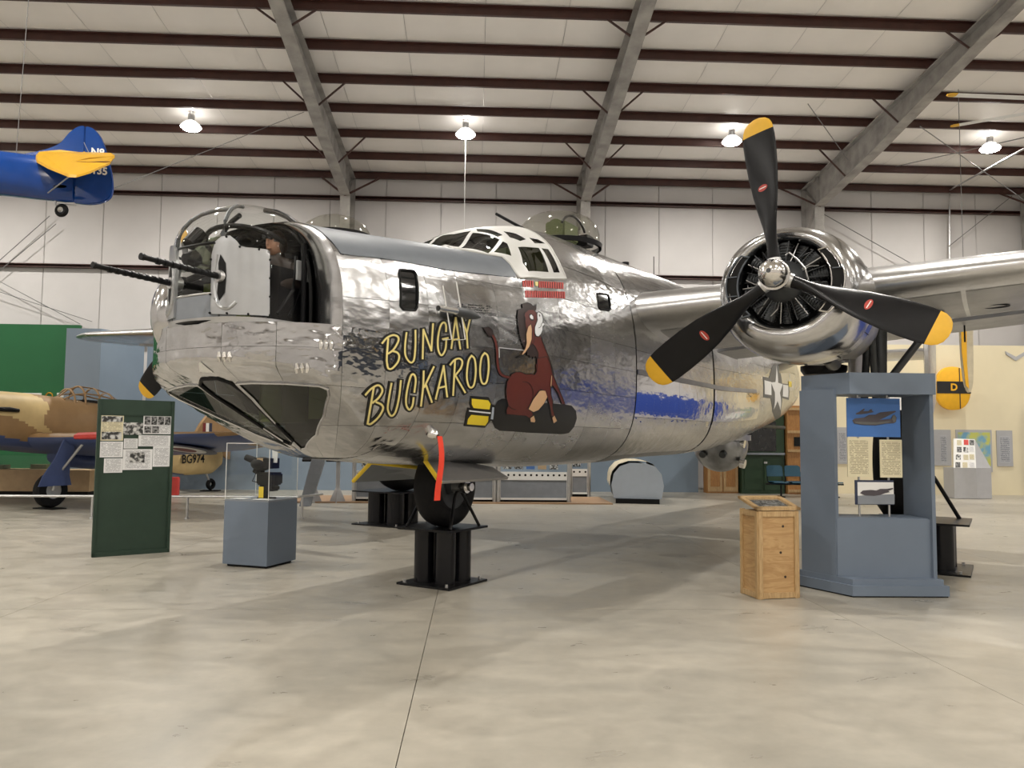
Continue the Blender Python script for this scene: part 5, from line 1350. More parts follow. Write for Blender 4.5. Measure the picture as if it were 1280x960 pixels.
# wooden crate lectern
A0 = ground(948.5, 749.5); A1 = ground(999, 747.5); d = (A1-A0); wd_ = np.linalg.norm(d); ra = math.atan2(d[1], d[0])
CRT = empty('wooden_lectern', A0, ra, 'knotty plywood crate lectern with a sloping framed glass top', 'lectern')
H0, DPT = .90, .36
pn = MB()
pn.box((wd_/2, .012, H0/2), (wd_-.02, .012, H0-.02)); pn.build('front_board', 'plywood', CRT, smooth=0)
MB().box((.012, DPT/2, H0/2), (.012, DPT-.02, H0-.02)).build('side_board', 'plywood', CRT, smooth=0)
MB().box((wd_-.012, DPT/2, H0/2), (.012, DPT-.02, H0-.02)).build('side_board', 'plywood', CRT, smooth=0)
MB().box((wd_/2, DPT-.012, H0/2), (wd_-.02, .012, H0-.02)).build('back_board', 'plywood', CRT, smooth=0)
for x in (.025, wd_-.025):
    for y in (.0, DPT): MB().box((x, y, H0/2), (.05, .022, H0)).build('batten', 'timber', CRT, smooth=0, bevel=.003)
for y in (.025, DPT-.025):
    for x in (0, wd_): MB().box((x, y, H0/2), (.022, .05, H0)).build('batten', 'timber', CRT, smooth=0, bevel=.003)
for z in (.035, H0-.03):
    MB().box((wd_/2, .0, z), (wd_-.1, .02, .06)).build('rail', 'timber', CRT, smooth=0, bevel=.003)
    MB().box((0, DPT/2, z), (.02, DPT-.1, .06)).build('rail', 'timber', CRT, smooth=0, bevel=.003)
for x, z in ((.29, .74), (.26, .47), (.31, .22)): MB().cyl((x, .006, z), (x, .0045, z), .014, n=10).build('wood_knot', 'leather', CRT, smooth=0)
sl = .10
tz = H0+.005
for x0, y0, x1, y1 in ((-.02, -.02, wd_+.02, .035), (-.02, DPT-.035, wd_+.02, DPT+.02), (-.02, -.02, .035, DPT+.02), (wd_-.035, -.02, wd_+.02, DPT+.02)):
    f = lambda y: tz+sl*(y+.02)/(DPT+.04)
    MB().prism([(x0, y0, f(y0)), (x1, y0, f(y0)), (x1, y1, f(y1)), (x0, y1, f(y1))], (0, 0, .028)).build('lid_frame', 'timber', CRT, smooth=0, bevel=.003)
MB().prism([(.03, .03, tz+.016), (wd_-.03, .03, tz+.016), (wd_-.03, DPT-.03, tz+sl*.9), (.03, DPT-.03, tz+sl*.9)], (0, 0, .004)).build('lid_glass', 'case_glass', CRT, smooth=0)
MB().prism([(.03, .03, tz+.004), (wd_-.03, .03, tz+.004), (wd_-.03, DPT-.03, tz+sl*.9-.012), (.03, DPT-.03, tz+sl*.9-.012)], (0, 0, .004)).build('caption_sheet', 'photo_dark', CRT, smooth=0)
# green board with papers
bl_, br_ = ground(114.5, 697), ground(211.5, 690); d = br_-bl_; bw = np.linalg.norm(d); rb_ = math.atan2(d[1], d[0])
GB = empty('notice_board', bl_, rb_, 'tall dark green upright board pinned with nine printed sheets', 'notice board')
BH = 2.10
MB().box((bw/2, .03, BH/2), (bw, .05, BH)).build('board', 'board_green', GB, smooth=0)
for x in (.02, bw-.02): MB().box((x, .0, BH/2), (.04, .03, BH)).build('edge_trim', 'board_green', GB, smooth=0, bevel=.004)
MB().box((bw/2, .0, .03), (bw, .03, .06)).build('edge_trim', 'board_green', GB, smooth=0, bevel=.004)
MB().box((bw/2, .0, BH-.21), (bw-.08, .012, .008)).build('seam', 'board_green', GB, smooth=0)
dn = np.array((math.sin(rb_), -math.cos(rb_), 0))
def on_board(px, py):
    c = (bl_+dn*0)@dn; P = at_plane(px, py, dn, bl_@dn); q = P-bl_; return np.array((q@np.array((math.cos(rb_), math.sin(rb_), 0)), 0, q[2]))
bc = A_((100, 480), 140/584)
for (x0, y0, x1, y1, m) in ((108, 163, 224, 296, 'text_cream'), (226, 200, 328, 265, 'photo_bw'), (332, 164, 477, 262, 'text_white'), (306, 267, 472, 325, 'text_white'), (230, 284, 300, 336, 'text_white'), (102, 300, 222, 382, 'text_white'), (126, 388, 220, 462, 'text_white'), (226, 340, 375, 446, 'text_white'), (382, 326, 467, 430, 'text_white')):
    (a, b2), (c, d2) = bc([(x0, y0), (x1, y1)]); P, Q = on_board(a, b2), on_board(c, d2); ctr = (P+Q)/2
    o = sheet('printed_sheet', (ctr[0], .003, ctr[2]), (1, 0, 0), abs(Q[0]-P[0]), abs(P[2]-Q[2]), m, GB, .004)
    W_, H_ = abs(Q[0]-P[0]), abs(P[2]-Q[2])
    if x0 == 332:
        for k in range(4): sheet('photo_print', (ctr[0]-W_*.36+W_*.235*k, -.002, ctr[2]+H_*.23), (1, 0, 0), W_*.2, H_*.44, 'photo_dark', o, .002)
        for k in range(2): sheet('photo_print', (ctr[0]-W_*.34+W_*.27*k, -.002, ctr[2]-H_*.26), (1, 0, 0), W_*.24, H_*.36, 'photo_dark', o, .002)
    if x0 == 108:
        sheet('photo_print', (ctr[0], -.002, ctr[2]+H_*.36), (1, 0, 0), W_*.9, H_*.22, 'photo_bw', o, .002); sheet('photo_print', (ctr[0], -.002, ctr[2]-H_*.3), (1, 0, 0), W_*.85, H_*.3, 'photo_bw', o, .002)
    if x0 == 226 and y0 == 340: sheet('photo_print', (ctr[0]-W_*.02, -.002, ctr[2]+H_*.1), (1, 0, 0), W_*.5, H_*.5, 'photo_bw', o, .002)
# glass case with gun sight
c0, c1, c2 = ground(278, 707.5), ground(333, 711.5), ground(364, 702)
CS = empty('display_case', c1, math.atan2((c1-c0)[1], (c1-c0)[0]), 'clear acrylic display case on a blue-grey plinth with a black gun sight inside', 'display case')
cw_, cd_ = np.linalg.norm(c1-c0), max(.5, np.linalg.norm(c2-c1))
cd_ = .62
CH_ = .80
MB().box((-cw_/2, cd_/2, CH_/2+.02), (cw_, cd_, CH_-.02)).build('plinth', 'blue_grey', CS, smooth=0)
MB().box((-cw_/2, cd_/2, .012), (cw_-.08, cd_-.08, .024)).build('toe_kick', 'black_matte', CS, smooth=0)
MB().box((-cw_/2, cd_/2, CH_+.018), (cw_-.004, cd_-.004, .02)).build('plinth_top', 'grey_panel', CS, smooth=0)
GH = .70; z0_ = CH_+.03; g_ = .006
for c, s_ in (((-cw_/2, .006, z0_+GH/2), (cw_-.02, g_, GH)), ((-cw_/2, cd_-.006, z0_+GH/2), (cw_-.02, g_, GH)), ((-.006, cd_/2, z0_+GH/2), (g_, cd_-.02, GH)), ((-cw_+.006, cd_/2, z0_+GH/2), (g_, cd_-.02, GH)), ((-cw_/2, cd_/2, z0_+GH), (cw_-.01, cd_-.01, g_))):
    MB().box(c, s_).build('acrylic_pane', 'case_glass', CS, smooth=0)
for x in (-.005, -cw_+.005):
    for y in (.005, cd_-.005): MB().box((x, y, z0_+GH/2), (.007, .007, GH)).build('pane_edge', 'white_flat', CS, smooth=0)
    MB().box((x, cd_/2, z0_+GH), (.007, cd_, .007)).build('pane_edge', 'white_flat', CS, smooth=0)
for y in (.005, cd_-.005): MB().box((-cw_/2, y, z0_+GH), (cw_, .007, .007)).build('pane_edge', 'white_flat', CS, smooth=0)
GS = empty('gun_sight', CS.location, CS.rotation_euler.z, 'black reflector gun sight with yellow tag inside the acrylic case', 'gun sight')
bz = z0_-.002
MB().lathe([(0, 0), (0, .12), (.012, .12), (.012, 0)], (-cw_*.42, cd_*.55, bz), (0, 0, 1), 24).cyl((-cw_*.42, cd_*.5, bz+.01), (-cw_*.42, cd_*.5, bz+.18), .05, n=16).build('base', 'black_matte', GS)
MB().box((-cw_*.33, cd_*.5, bz+.255), (.26, .22, .16)).box((-cw_*.28, cd_*.5, bz+.14), (.16, .16, .08)).build('computer_box', 'black_matte', GS, smooth=0, bevel=.02)
MB().ell((-cw_*.52, cd_*.5, bz+.44), (.15, .12, .09), 18, 12).cyl((-cw_*.55, cd_*.45, bz+.46), (-cw_*.86, cd_*.45, bz+.52), .05, .04, n=16).cyl((-cw_*.62, cd_*.6, bz+.44), (-cw_*.70, cd_*.6, bz+.32), .06, n=16).box((-cw_*.40, cd_*.5, bz+.45), (.26, .16, .13)).cyl((-cw_*.5, cd_*.5, bz+.15), (-cw_*.5, cd_*.5, bz+.42), .03, n=12).build('sight_head', 'black_matte', GS, bevel=0)
MB().prism([(-cw_*.22, cd_*.42, bz+.46), (-cw_*.12, cd_*.42, bz+.46), (-cw_*.10, cd_*.42, bz+.66), (-cw_*.24, cd_*.42, bz+.66)], (0, .012, 0)).build('reflector_glass', 'white_flat', GS, smooth=0)
MB().tube([(-cw_*.6, cd_*.45, bz+.34), (-cw_*.66, cd_*.4, bz+.22), (-cw_*.5, cd_*.42, bz+.2)], .008, 6).build('lead', 'black_matte', GS)
sheet('name_tag', (-cw_*.47, cd_*.36, bz+.46), (1, 0, 0), .09, .11, 'tan_card', GS, .003); sheet('yellow_tag', (-cw_*.42, cd_*.36, bz+.085), (1, 0, 0), .07, .14, 'tag_yellow', GS, .003)
for x, y in ((-cw_*.76, .11), (-cw_*.24, .11)):
    tag(MB().box((0, 0, .004), (.20, .15, .006)).build('caption_card', 'text_white', smooth=0), ['white caption card lying left of the gun sight', 'white caption card lying right of the gun sight'][x > -cw_*.5], 'card')
    o = bpy.data.objects[[k for k in bpy.data.objects.keys() if k.startswith('caption_card')][-1]]
    o.location = np.array(CS.location)+np.array((math.cos(CS.rotation_euler.z)*x-math.sin(CS.rotation_euler.z)*y, math.sin(CS.rotation_euler.z)*x+math.cos(CS.rotation_euler.z)*y, z0_+.001)); o.rotation_euler = (0, 0, CS.rotation_euler.z)

# ------------------------------------------------------------------ barrier rail
RZ = .43
rail = MB().tube([(-14, 15.65, RZ), (-3.45, 16.05, RZ), (-3.15, 16.9, RZ+.0)], .024, 8).build('barrier_rail', 'steel_light')
tag(rail, 'low silver tube barrier rail in front of the camouflaged fighter', 'railing')
for x in (-12.7, -10.9, -9.13, -7.35, -5.57, -3.75, -3.38):
    y = 15.65+(x+14)/10.55*.4
    MB().cyl((x, y, 0), (x, y, RZ), .024, n=10).lathe([(0, .05), (.015, .05), (.03, .026)], (x, y, 0), (0, 0, 1), 14).build('rail_post', 'steel_light', rail)

# ------------------------------------------------------------------ desert camouflage fighter
FB = R(25.6)
FD = np.array((math.sin(FB), math.cos(FB), 0)); FP = np.array((math.cos(FB), -math.sin(FB), 0))
FM = ground(62, 636)-1.2*FP
HA = empty('fighter_aircraft', FM, -FB, 'sand and brown camouflaged propeller fighter with pale blue underside, BG974 on its tail', 'aircraft')
# local frame: y aft, x port(right), z up  (empty rotated by -FB: local x -> FP, local y -> FD)
def fsec(y, w_, zt, zb, n=64, e=2.2):
    zc, h = (zt+zb)/2, (zt-zb)/2; out = []
    for i in range(n):
        a = 2*math.pi*i/n; c, s = math.cos(a), math.sin(a); r = 1/((abs(c)/w_)**e+(abs(s)/h)**e)**(1/e); out.append((r*c, y, zc+r*s))
    return out
FS = [(-2.15, .22, 2.15, 1.72), (-2.0, .36, 2.35, 1.6), (-1.5, .43, 2.50, 1.45), (-.8, .46, 2.55, 1.38), (0, .49, 2.54, 1.32), (.7, .52, 2.50, 1.25), (1.4, .52, 2.44, 1.18), (2.2, .50, 2.40, 1.05), (3.0, .44, 2.22, .88), (4.0, .34, 1.88, .66), (5.0, .26, 1.58, .50), (5.9, .15, 1.38, .50), (6.4, .05, 1.25, .75)]
def finterp(y):
    ys = [q[0] for q in FS]; return fsec(y, *[float(pchip(np.array([y]), ys, [q[k] for q in FS])[0]) for k in (1, 2, 3)])
fb = MB(); ysn = np.linspace(-2.15, 6.4, 120); fb.loft([finterp(y) for y in ysn])
def camo(c):
    x, y, z = c
    yy = y
    if z < 1.45-.19*yy: return 2
    v = math.sin(1.7*yy+2.2+1.2*math.sin(z*3))+.5*math.sin(yy*3.1+z*2.0)
    if yy > 3.6 and z < 1.25: return 0
    return 0 if (yy < .42-.15*(z-1.7)+.12*math.sin(z*9) and z > 1.78-.22*math.sin(yy*2.5)) else (0 if v > 1.05 and yy > 2.5 else 1)
fb.m = [camo(np.mean([fb.v[i] for i in f], axis=0)) for f in fb.f]
HF = fb.build('fuselage', ['camo_sand', 'camo_brown', 'camo_azure'], HA, smooth=60)
MB().lathe([(0, 0), (.05, .1), (.2, .22), (.42, .30)], (0, -2.6, 1.95), (0, 1, 0), 24).build('spinner', 'black_metal', HF)
for k in range(3):
    a = 2*math.pi*k/3+.5; MB().loft([[(r_*math.sin(a)+c_*math.cos(a)*u_, -2.4+t_, 1.95+r_*math.cos(a)-c_*math.sin(a)*u_) for u_, t_ in ((-1, .03), (0, .05), (1, -.03), (0, -.04))] for r_, c_ in ((.2, .08), (.7, .14), (1.3, .12), (1.65, .04))]).build('propeller_blade', 'prop_black', HF)
for s in (-1, 1):
    for k in range(3): MB().tube([(s*.44, -1.35+.33*k, 2.16-.01*k), (s*.50, -1.2+.33*k, 2.16-.01*k), (s*.51, -.98+.33*k, 2.14-.01*k)], [.05, .055, .04], 10).build('exhaust_stub', 'black_metal', HF)
# canopy
cy0 = 1.0
for y, h in ((1.05, .0), (1.3, .18), (1.55, .36), (1.85, .38), (2.15, .33)): pass
def carch(y, w_, h, n=12):
    zt = float(pchip(np.array([y]), [q[0] for q in FS], [q[2] for q in FS])[0])
    return [(w_*math.cos(a), y, zt-.12+(h+.12)*math.sin(a)**.8) for a in np.linspace(0, math.pi, n)]
ar = [carch(.95, .26, .0), carch(1.22, .29, .24), carch(1.5, .30, .34), carch(1.9, .30, .33), carch(2.3, .29, .26), carch(2.75, .26, .14), carch(3.3, .16, .0)]
HCN = MB().loft(ar[:6], caps=False, closed=False).build('canopy', 'clear', HF, smooth=60)
for a in ar[:6]: MB().tube(a, .024, 6).build('canopy_frame', 'camo_brown', HCN)
for i in (2, 5, 9): MB().tube([q[i] for q in ar[:6]], .018, 6).build('canopy_frame', 'camo_brown', HCN)
MB().box((0, 1.75, 2.40), (.4, .5, .1)).build('cockpit_coaming', 'black_matte', HF, smooth=0)
MB().loft([ar[5], ar[6]], caps=False, closed=False).build('canopy_fairing', 'camo_brown', HF, smooth=60)
# wings
for s in (1, -1):
    wr = []
    for p, k in ((0, 1), (.6, 1), (1.8, .97), (3.5, .86), (4.8, .75), (5.5, .62), (5.9, .42), (6.08, .15)):
        c_ = 2.45*k*(1 if p < 4.9 else 1); yl = .0+.10*max(0, p-1.8)/4+ (2.45*.75-c_)*.45*(p > 4.9); z_ = 1.54+.03*max(0, p-1.2)
        ring_ = []
        for i in range(24):
            a = 2*math.pi*i/24; fx = .5*(1-math.cos(a)); th = .17*(1-.45*p/6)*c_*(1.48*math.sqrt(fx)-.63*fx-1.76*fx**2+1.42*fx**3-.51*fx**4)
            ring_.append((s*p, yl+fx*c_, z_-.19*fx*c_+(th if a <= math.pi else -th)))
        wr.append(ring_)
    wm = MB().loft(wr)
    wm.m = [1 if np.mean([wm.v[i][2]-(1.54+.03*max(0, abs(wm.v[i][0])-1.2))+.19*max(0, wm.v[i][1]) for i in f]) > .02 else 2 for f in wm.f]
    hw_ = wm.build('wing', ['camo_sand', 'camo_brown', 'camo_azure'], HA, smooth=50)
    if s > 0:
        # gun port tapes on the leading edge
        MB().loft([[(p, .0-.012+dy, 1.54+.03*(p-1.2)+dz) for dy, dz in ((.10, .095), (.0, .04), (-.0, -.03), (.06, -.06), (.08, -.03), (.02, 0.0), (.03, .03), (.1, .08))] for p in (1.85, 2.75)]).build('gun_port_tape', 'tape_red', hw_, smooth=0)
    # roundel on the underside
    rx, ry = s*4.0, .98; zz_ = 1.54+.03*(4.0-1.2)-.19*.98-.118
    for k, (r_, m) in enumerate(((.66, 'roundel_blue'), (.44, 'roundel_white'), (.24, 'roundel_red'))):
        MB().prism([(rx+r_*math.cos(a), ry+r_*math.sin(a), zz_-.008*k-.19*r_*math.sin(a)) for a in np.linspace(0, 2*math.pi, 41)[:40]], (0, 0, -.008)).build('roundel', m, hw_, smooth=0)
# side roundel seen on the leading face of the wing
# tail
MB().loft([[(t_*k, y, z) for t_, (y, z) in zip((1, 1, 1, 1, 1, 1, 1), ((5.2, 1.5), (5.5, 1.95), (5.75, 2.2), (6.1, 2.34), (6.5, 2.28), (6.75, 1.8), (6.7, .9)))] for k in (-.05, .05)]).build('tail_fin', 'camo_brown', HA, smooth=0)
MB().box((0, 5.62, 1.75), (.108, .12, .45)).build('fin_flash', 'roundel_red', HA, smooth=0); MB().box((0, 5.74, 1.75), (.108, .12, .45)).build('fin_flash', 'roundel_white', HA, smooth=0); MB().box((0, 5.86, 1.75), (.108, .12, .45)).build('fin_flash', 'roundel_blue', HA, smooth=0)
for s in (-1, 1): MB().prism([(s*.1, 5.3, 1.40), (s*1.5, 5.6, 1.40), (s*1.68, 6.0, 1.36), (s*1.5, 6.5, 1.30), (s*.1, 6.5, 1.30)], (0, 0, .05)).build('tailplane', 'camo_brown', HA, smooth=0)
text('serial', 'BG974', .36, 'black_matte', HA, (.30, 4.45, 1.33), (-.13, 1, 0), (0.0, 0, 1), .012) if False else None
qx = [finterp(y)[0][0] for y in (4.6, 5.5)]
t_ = text('serial', 'BG974', .34, 'black_matte', HA, ((qx[0]+qx[1])/2+.03, 5.0, .95), (qx[1]-qx[0], .9, 0), (0, 0, 1), .012, bold=.006)
# gear
for s in (1, -1):
    W = MB().lathe([(-.11, .18), (-.12, .26), (-.10, .34), (-.04, .375), (.04, .375), (.10, .34), (.12, .26), (.11, .18)], (s*1.2, 0, .40), (1, 0, 0), 32).build('main_wheel', 'rubber', HA)
    MB().lathe([(-.10, .19), (-.06, .0), (.06, .0), (.10, .19)], (s*1.2, 0, .40), (1, 0, 0), 24).build('wheel_hub', 'steel_light', W)
    MB().prism([(s*1.36, -.42, .50), (s*1.36, .36, .50), (s*1.36, .30, .72), (s*1.44, .24, 1.0), (s*1.52, .30, 1.46), (s*1.52, .0, 1.50), (s*1.44, -.12, 1.1), (s*1.37, -.34, .72)], (s*.025, 0, 0)).build('gear_door', 'camo_azure', HA, smooth=0)
    MB().cyl((s*1.28, 0, .4), (s*1.46, .1, 1.5), .045, n=12).cyl((s*1.35, .1, .8), (s*1.9, .25, 1.5), .03, n=10).build('gear_leg', 'steel_light', HA)
    ch = MB().box((FM[0]+FP[0]*s*1.2, FM[1]+FP[1]*s*1.2, .0125), (.62, .34, .025), -FB).build('wheel_mat', 'black_matte', smooth=0)
    tag(ch, ['flat black mat under the fighter starboard wheel', 'flat black mat under the fighter port wheel'][s > 0], 'mat')
TW = MB().lathe([(-.05, .08), (-.055, .14), (0, .17), (.055, .14), (.05, .08)], (0, 6.0, .197), (1, 0, 0), 24).build('tail_wheel', 'rubber', HA)
MB().cyl((0, 6.0, .19), (0, 5.7, .7), .03, n=10).build('wheel_strut', 'steel_light', TW)
MB().loft([fsec(y, w_, zt, zb, 20) for y, w_, zt, zb in ((1.0, .3, 1.25, .92), (1.1, .34, 1.22, .86), (2.0, .34, 1.14, .76), (2.6, .2, 1.02, .85))]).build('radiator', 'camo_azure', HA, smooth=60)
tag(MB().box((0, 0, .012), (.5, .35, .024)).build('wheel_mat', 'black_matte', smooth=0), 'flat black mat under the fighter tail wheel', 'mat')
bpy.data.objects['wheel_mat.002'].location = FM+FD*6.0
# long tan case behind the fighter
o = empty('museum_case', (-12.2, 21.6, 0), 0, 'long low tan display case with glass top behind the fighter wheel', 'display case')
MB().box((0, 0, .42), (4.6, .8, .55)).build('body', 'tan_card', o, smooth=0); MB().box((0, 0, .07), (4.5, .7, .14)).build('toe_kick', 'black_matte', o, smooth=0)
MB().box((0, 0, .88), (4.5, .75, .36)).build('glass_top', 'case_glass', o, smooth=0)
MB().box((-.3, 0, .75), (.6, .3, .1)).box((.8, .1, .76), (.4, .25, .12)).build('exhibit_models', 'olive', o, smooth=0)
o = MB().box((0, 0, .25), (.22, .2, .5)).build('red_can', 'tape_red', bevel=.02); o.location = (-8.0, 21.9, 0); tag(o, 'small red can standing beyond the rail behind the board', 'can')
o = empty('instrument_panel', (-10.9, 23.3, 2.2)); bpy.data.objects.remove(o)

# ------------------------------------------------------------------ blue biplane tail hung from the roof
SB = ydep(0, 210, 14.6)
ST_ = empty('hanging_biplane', ydep(125, 245, 14.6), 0, 'royal blue biplane tail with yellow tailplane hanging from the roof', 'aircraft')
so = np.array(ST_.location)
def SP(px, py, dy=0.0): return tuple(ydep(px, py, 14.6)-so+np.array((0, dy, 0)))
ru = smoothline([(92, 256), (60, 190), (78, 181), (88, 165), (101, 158.5), (116, 161), (128, 175), (136, 200), (141, 225), (140, 245), (130, 255), (112, 257)], 4, True)
fn = [SP(*q) for q in ru]
finp = [SP(*q) for q in smoothline([(30, 193), (55, 188), (75, 180), (88, 166), (100, 158.5), (107, 158.5)], 5)]+[SP(107, 185), SP(100, 240), SP(60, 240), SP(30, 215)]
MB().prism([(x, y-.04, z) for x, y, z in finp], (0, .08, 0)).build('tail_fin', 'stearman_blue', ST_, smooth=0, bevel=.02)
rud = [SP(*q) for q in smoothline([(108, 158.5), (118, 162), (128, 175), (136, 200), (141, 225), (140, 244), (130, 253), (112, 256), (93, 254)], 5)]+[SP(93, 225), SP(107, 190)]
MB().prism([(x, y-.045, z) for x, y, z in rud], (0, .09, 0)).build('rudder', 'stearman_blue', ST_, smooth=0, bevel=.02)
fr_ = []
for px, yt, yb_, w_ in ((-420, 175, 262, .60), (-200, 180, 258, .52), (0, 190, 243, .36), (50, 196, 249, .26), (85, 205, 253, .16), (95, 212, 253, .09)):
    a, b = ydep(px, yt, 14.6)-so, ydep(px, yb_, 14.6)-so; zc, h = (a[2]+b[2])/2, (a[2]-b[2])/2
    fr_.append([(a[0], w_*math.copysign(abs(math.cos(t))**.75, math.cos(t)), zc+h*math.copysign(abs(math.sin(t))**.75, math.sin(t))) for t in np.linspace(0, 2*math.pi, 25)[:24]])
SF = MB().loft(fr_).build('fuselage', 'stearman_blue', ST_, smooth=50)
q0 = SP(0, 215)
MB().prism([SP(-25, 195, -.40), SP(3, 193, -.40), SP(9, 204, -.40), SP(3, 206, -.40), SP(-25, 203, -.40)], (0, .03, 0)).prism([SP(-25, 209, -.40), SP(4, 209, -.40), SP(8, 216, -.40), SP(6, 226, -.40), SP(-4, 232, -.40), SP(-25, 231, -.40)], (0, .03, 0)).build('fuselage_letter', 'white_flat', ST_, smooth=0)
def stabp(px, py, Y): return tuple(ydep(px, py, Y)-so)
zst = (ydep(70, 203, 14.6)-so)[2]
near = [stabp(44, 197, 14.45), stabp(48, 192.5, 14.5), stabp(80, 189.5, 14.55), stabp(110, 193, 14.55), stabp(138, 194, 14.3), stabp(143, 197.5, 14.1), stabp(137, 206, 13.8), stabp(112, 217, 13.45), stabp(95, 222, 13.3), stabp(86, 221.5, 13.3), stabp(60, 211, 13.8), stabp(46, 203, 14.2)]
tp = MB().prism(near, (0, .02, .05)).build('tailplane', 'stearman_yellow', ST_, smooth=0)
MB().prism([stabp(94, 201, 13.9), stabp(112, 197, 13.85), stabp(141, 195, 13.8), stabp(143, 198, 13.8), stabp(132, 201, 13.8), stabp(110, 202.5, 13.85)], (0, .02, .02)).build('elevator_tab', 'stearman_yellow', tp, smooth=0)
far = [(min(x, -.15)-.1, .05-.75*y, near[2][2]-.05+.03*y) for x, y, z in near]
MB().prism(far, (0, -.02, .05)).build('tailplane', 'stearman_yellow', ST_, smooth=0)
MB().tube([stabp(86, 221, 13.5), stabp(60, 241, 14.4)], .012, 8).build('brace_strut', 'steel_light', ST_)
MB().tube([stabp(113, 195, 14.4), stabp(105, 178, 14.54)], .006, 6).build('brace_wire', 'steel_light', ST_)
MB().loft([[tuple(np.array(stabp(75, 233, 14.25))+np.array((.12*k*math.cos(a), 0, .03*k*math.sin(a)))) for a in np.linspace(0, 6.28, 13)[:12]] for k in (.1, 1, .1)]).build('hand_grip', 'white_flat', ST_)
tw = ydep(77, 263, 14.6)-so
W = MB().lathe([(-.05, .05), (-.055, .09), (0, .125), (.055, .09), (.05, .05)], tuple(tw), (0, 1, 0), 24).build('tail_wheel', 'rubber', ST_)
MB().lathe([(-.05, .05), (-.02, 0), (.02, 0), (.05, .05)], tuple(tw), (0, 1, 0), 16).tube([tuple(tw), tuple(tw+np.array((-.12, 0, .1))), tuple(tw+np.array((-.1, 0, .3)))], .022, 8).tube([tuple(tw+np.array((-.12, 0, .12))), tuple(tw+np.array((.25, 0, .1)))], .01, 6).build('wheel_fork', 'steel_light', W)
t1 = SP(124, 192, -.06); text('registration', 'N8', .19, 'white_flat', ST_, t1, (1, 0, -.08), (.0, 0, 1), .0, bold=.006)
t2 = SP(128, 215, -.06); text('registration', '4135', .19, 'white_flat', ST_, (t2[0]-.07, t2[1], t2[2]), (1, 0, -.08), (0, 0, 1), .0, bold=.006)
cable([np.array(SP(20, 195))+so, np.array((so[0]-1.4, 14.6, roofz(14.6)))], .006, 'thin wire holding the blue tail up to the roof', 'cable', 'steel_wire', 'wire')

# rotor blades hung at the right
RB = empty('hanging_rotor', ydep(1420, 128, 13.5), 0, 'slim white rotor with yellow blade tips hanging under the roof', 'rotor')
ro = np.array(RB.location)
for a, b, ya, yb2 in (((1184, 118.5), (1420, 128), 13.5, 13.5), ((1188, 158), (1420, 118), 15.2, 13.5)):
    A_p, B_p = ydep(*a, ya)-ro, ydep(*b, yb2)-ro; dv = B_p-A_p; dv = dv/np.linalg.norm(dv); sd = np.cross(dv, (0, 0, 1.)); sd /= np.linalg.norm(sd)
    m = MB(); L_ = np.linalg.norm(B_p-A_p)
    m.loft([[tuple(A_p+dv*t+sd*w_*c+np.array((0, 0, h))) for c, h in ((-1, 0), (0, .018), (1, 0), (0, -.018))] for t, w_ in ((0, .04), (.06, .085), (.16, .085), (.165, .085), (L_, .085))])
    m.m = [1 if i < 8 else 0 for i in range(len(m.f))]; m.m[-2] = 1; m.m[-1] = 0
    m.build('rotor_blade', ['white_flat', 'prop_yellow'], RB, smooth=30)
MB().cyl((0, 0, -.1), (0, 0, .12), .12, n=20).build('hub', 'steel_light', RB)
MB().cyl((0, 0, .1), (0, 0, roofz(13.5)-ro[2]), .012, n=6).build('suspension_cable', 'cable', RB)
# sagging insulation flap under the roof
p0 = ydep(955, 15, 15.2)
sg = MB(); rr_ = []
for i in range(9):
    t = i/8; rr_.append([(p0[0]+1.0*t, p0[1]+.55*u_, roofz(p0[1])+.05-.22*math.sin(math.pi*t)**.7*math.sin(math.pi*(u_*.5+.5))**.8) for u_ in np.linspace(-1, 1, 9)])
sg.loft(rr_, caps=False, closed=False).build('insulation_sag', 'insulation', ce, smooth=60, recalc=False)

# ------------------------------------------------------------------ things in the background
# exhibit cabinets under the bomber
def cabinet(px0, px1, Y, label):
    a, b = ground(px0, 628), ground(px1, 628); a = ydep(px0, 628, Y); b = ydep(px1, 628, Y); x0, x1 = a[0], b[0]; w_ = x1-x0
    e = empty('exhibit_cabinet', ((x0+x1)/2, Y, 0), 0, label, 'cabinet', 'white framed exhibit cabinets')
    MB().box((0, .35, .07), (w_-.1, .6, .12)).build('toe_kick', 'black_matte', e, smooth=0)
    MB().box((0, .35, .34), (w_-.14, .62, .48)).build('body_panel', 'grey_panel', e, smooth=0)
    for c, s_ in (((0, .02, .105), (w_-.06, .05, .05)), ((0, .02, .60), (w_-.06, .05, .05)), ((-w_/2+.05, .02, .40), (.05, .05, .64)), ((w_/2-.05, .02, .40), (.05, .05, .64))):
        MB().box(c, s_).build('frame_bar', 'white_flat', e, smooth=0)
    MB().box((0, .02, .70), (w_-.06, .04, .16)).build('vent_strip', 'white_flat', e, smooth=0)
    n_ = max(3, int(w_/.145))
    for k in range(n_): MB().cyl((-w_/2+.12+(w_-.24)*k/(n_-1), .002, .70), (-w_/2+.12+(w_-.24)*k/(n_-1), -.006, .70), .028, n=12).build('vent_hole', 'black_matte', e, smooth=0)
    MB().box((0, .30, 1.2), (w_-.10, .55, .80)).build('glass_box', 'case_glass', e, smooth=0)
    for k in range(max(2, int(w_/.3))):
        x = -w_/2+.25+k*.3
        if x > w_/2-.1: break
        MB().box((x, .45, .98), (.22, .02, .3)).build('photo_card', ['photo_bw', 'photo_dark', 'poster_blue', 'tan_card'][k % 4], e, smooth=0)
    for x in (-w_/2+.02, w_/2-.02): MB().cyl((x, .0, 0), (x, .0, 1.7), .05, n=12).build('post', 'steel_light', e)
    return e
cabinet(441, 527, 20.2, 'white framed exhibit cabinet beyond the yellow edged gear door')
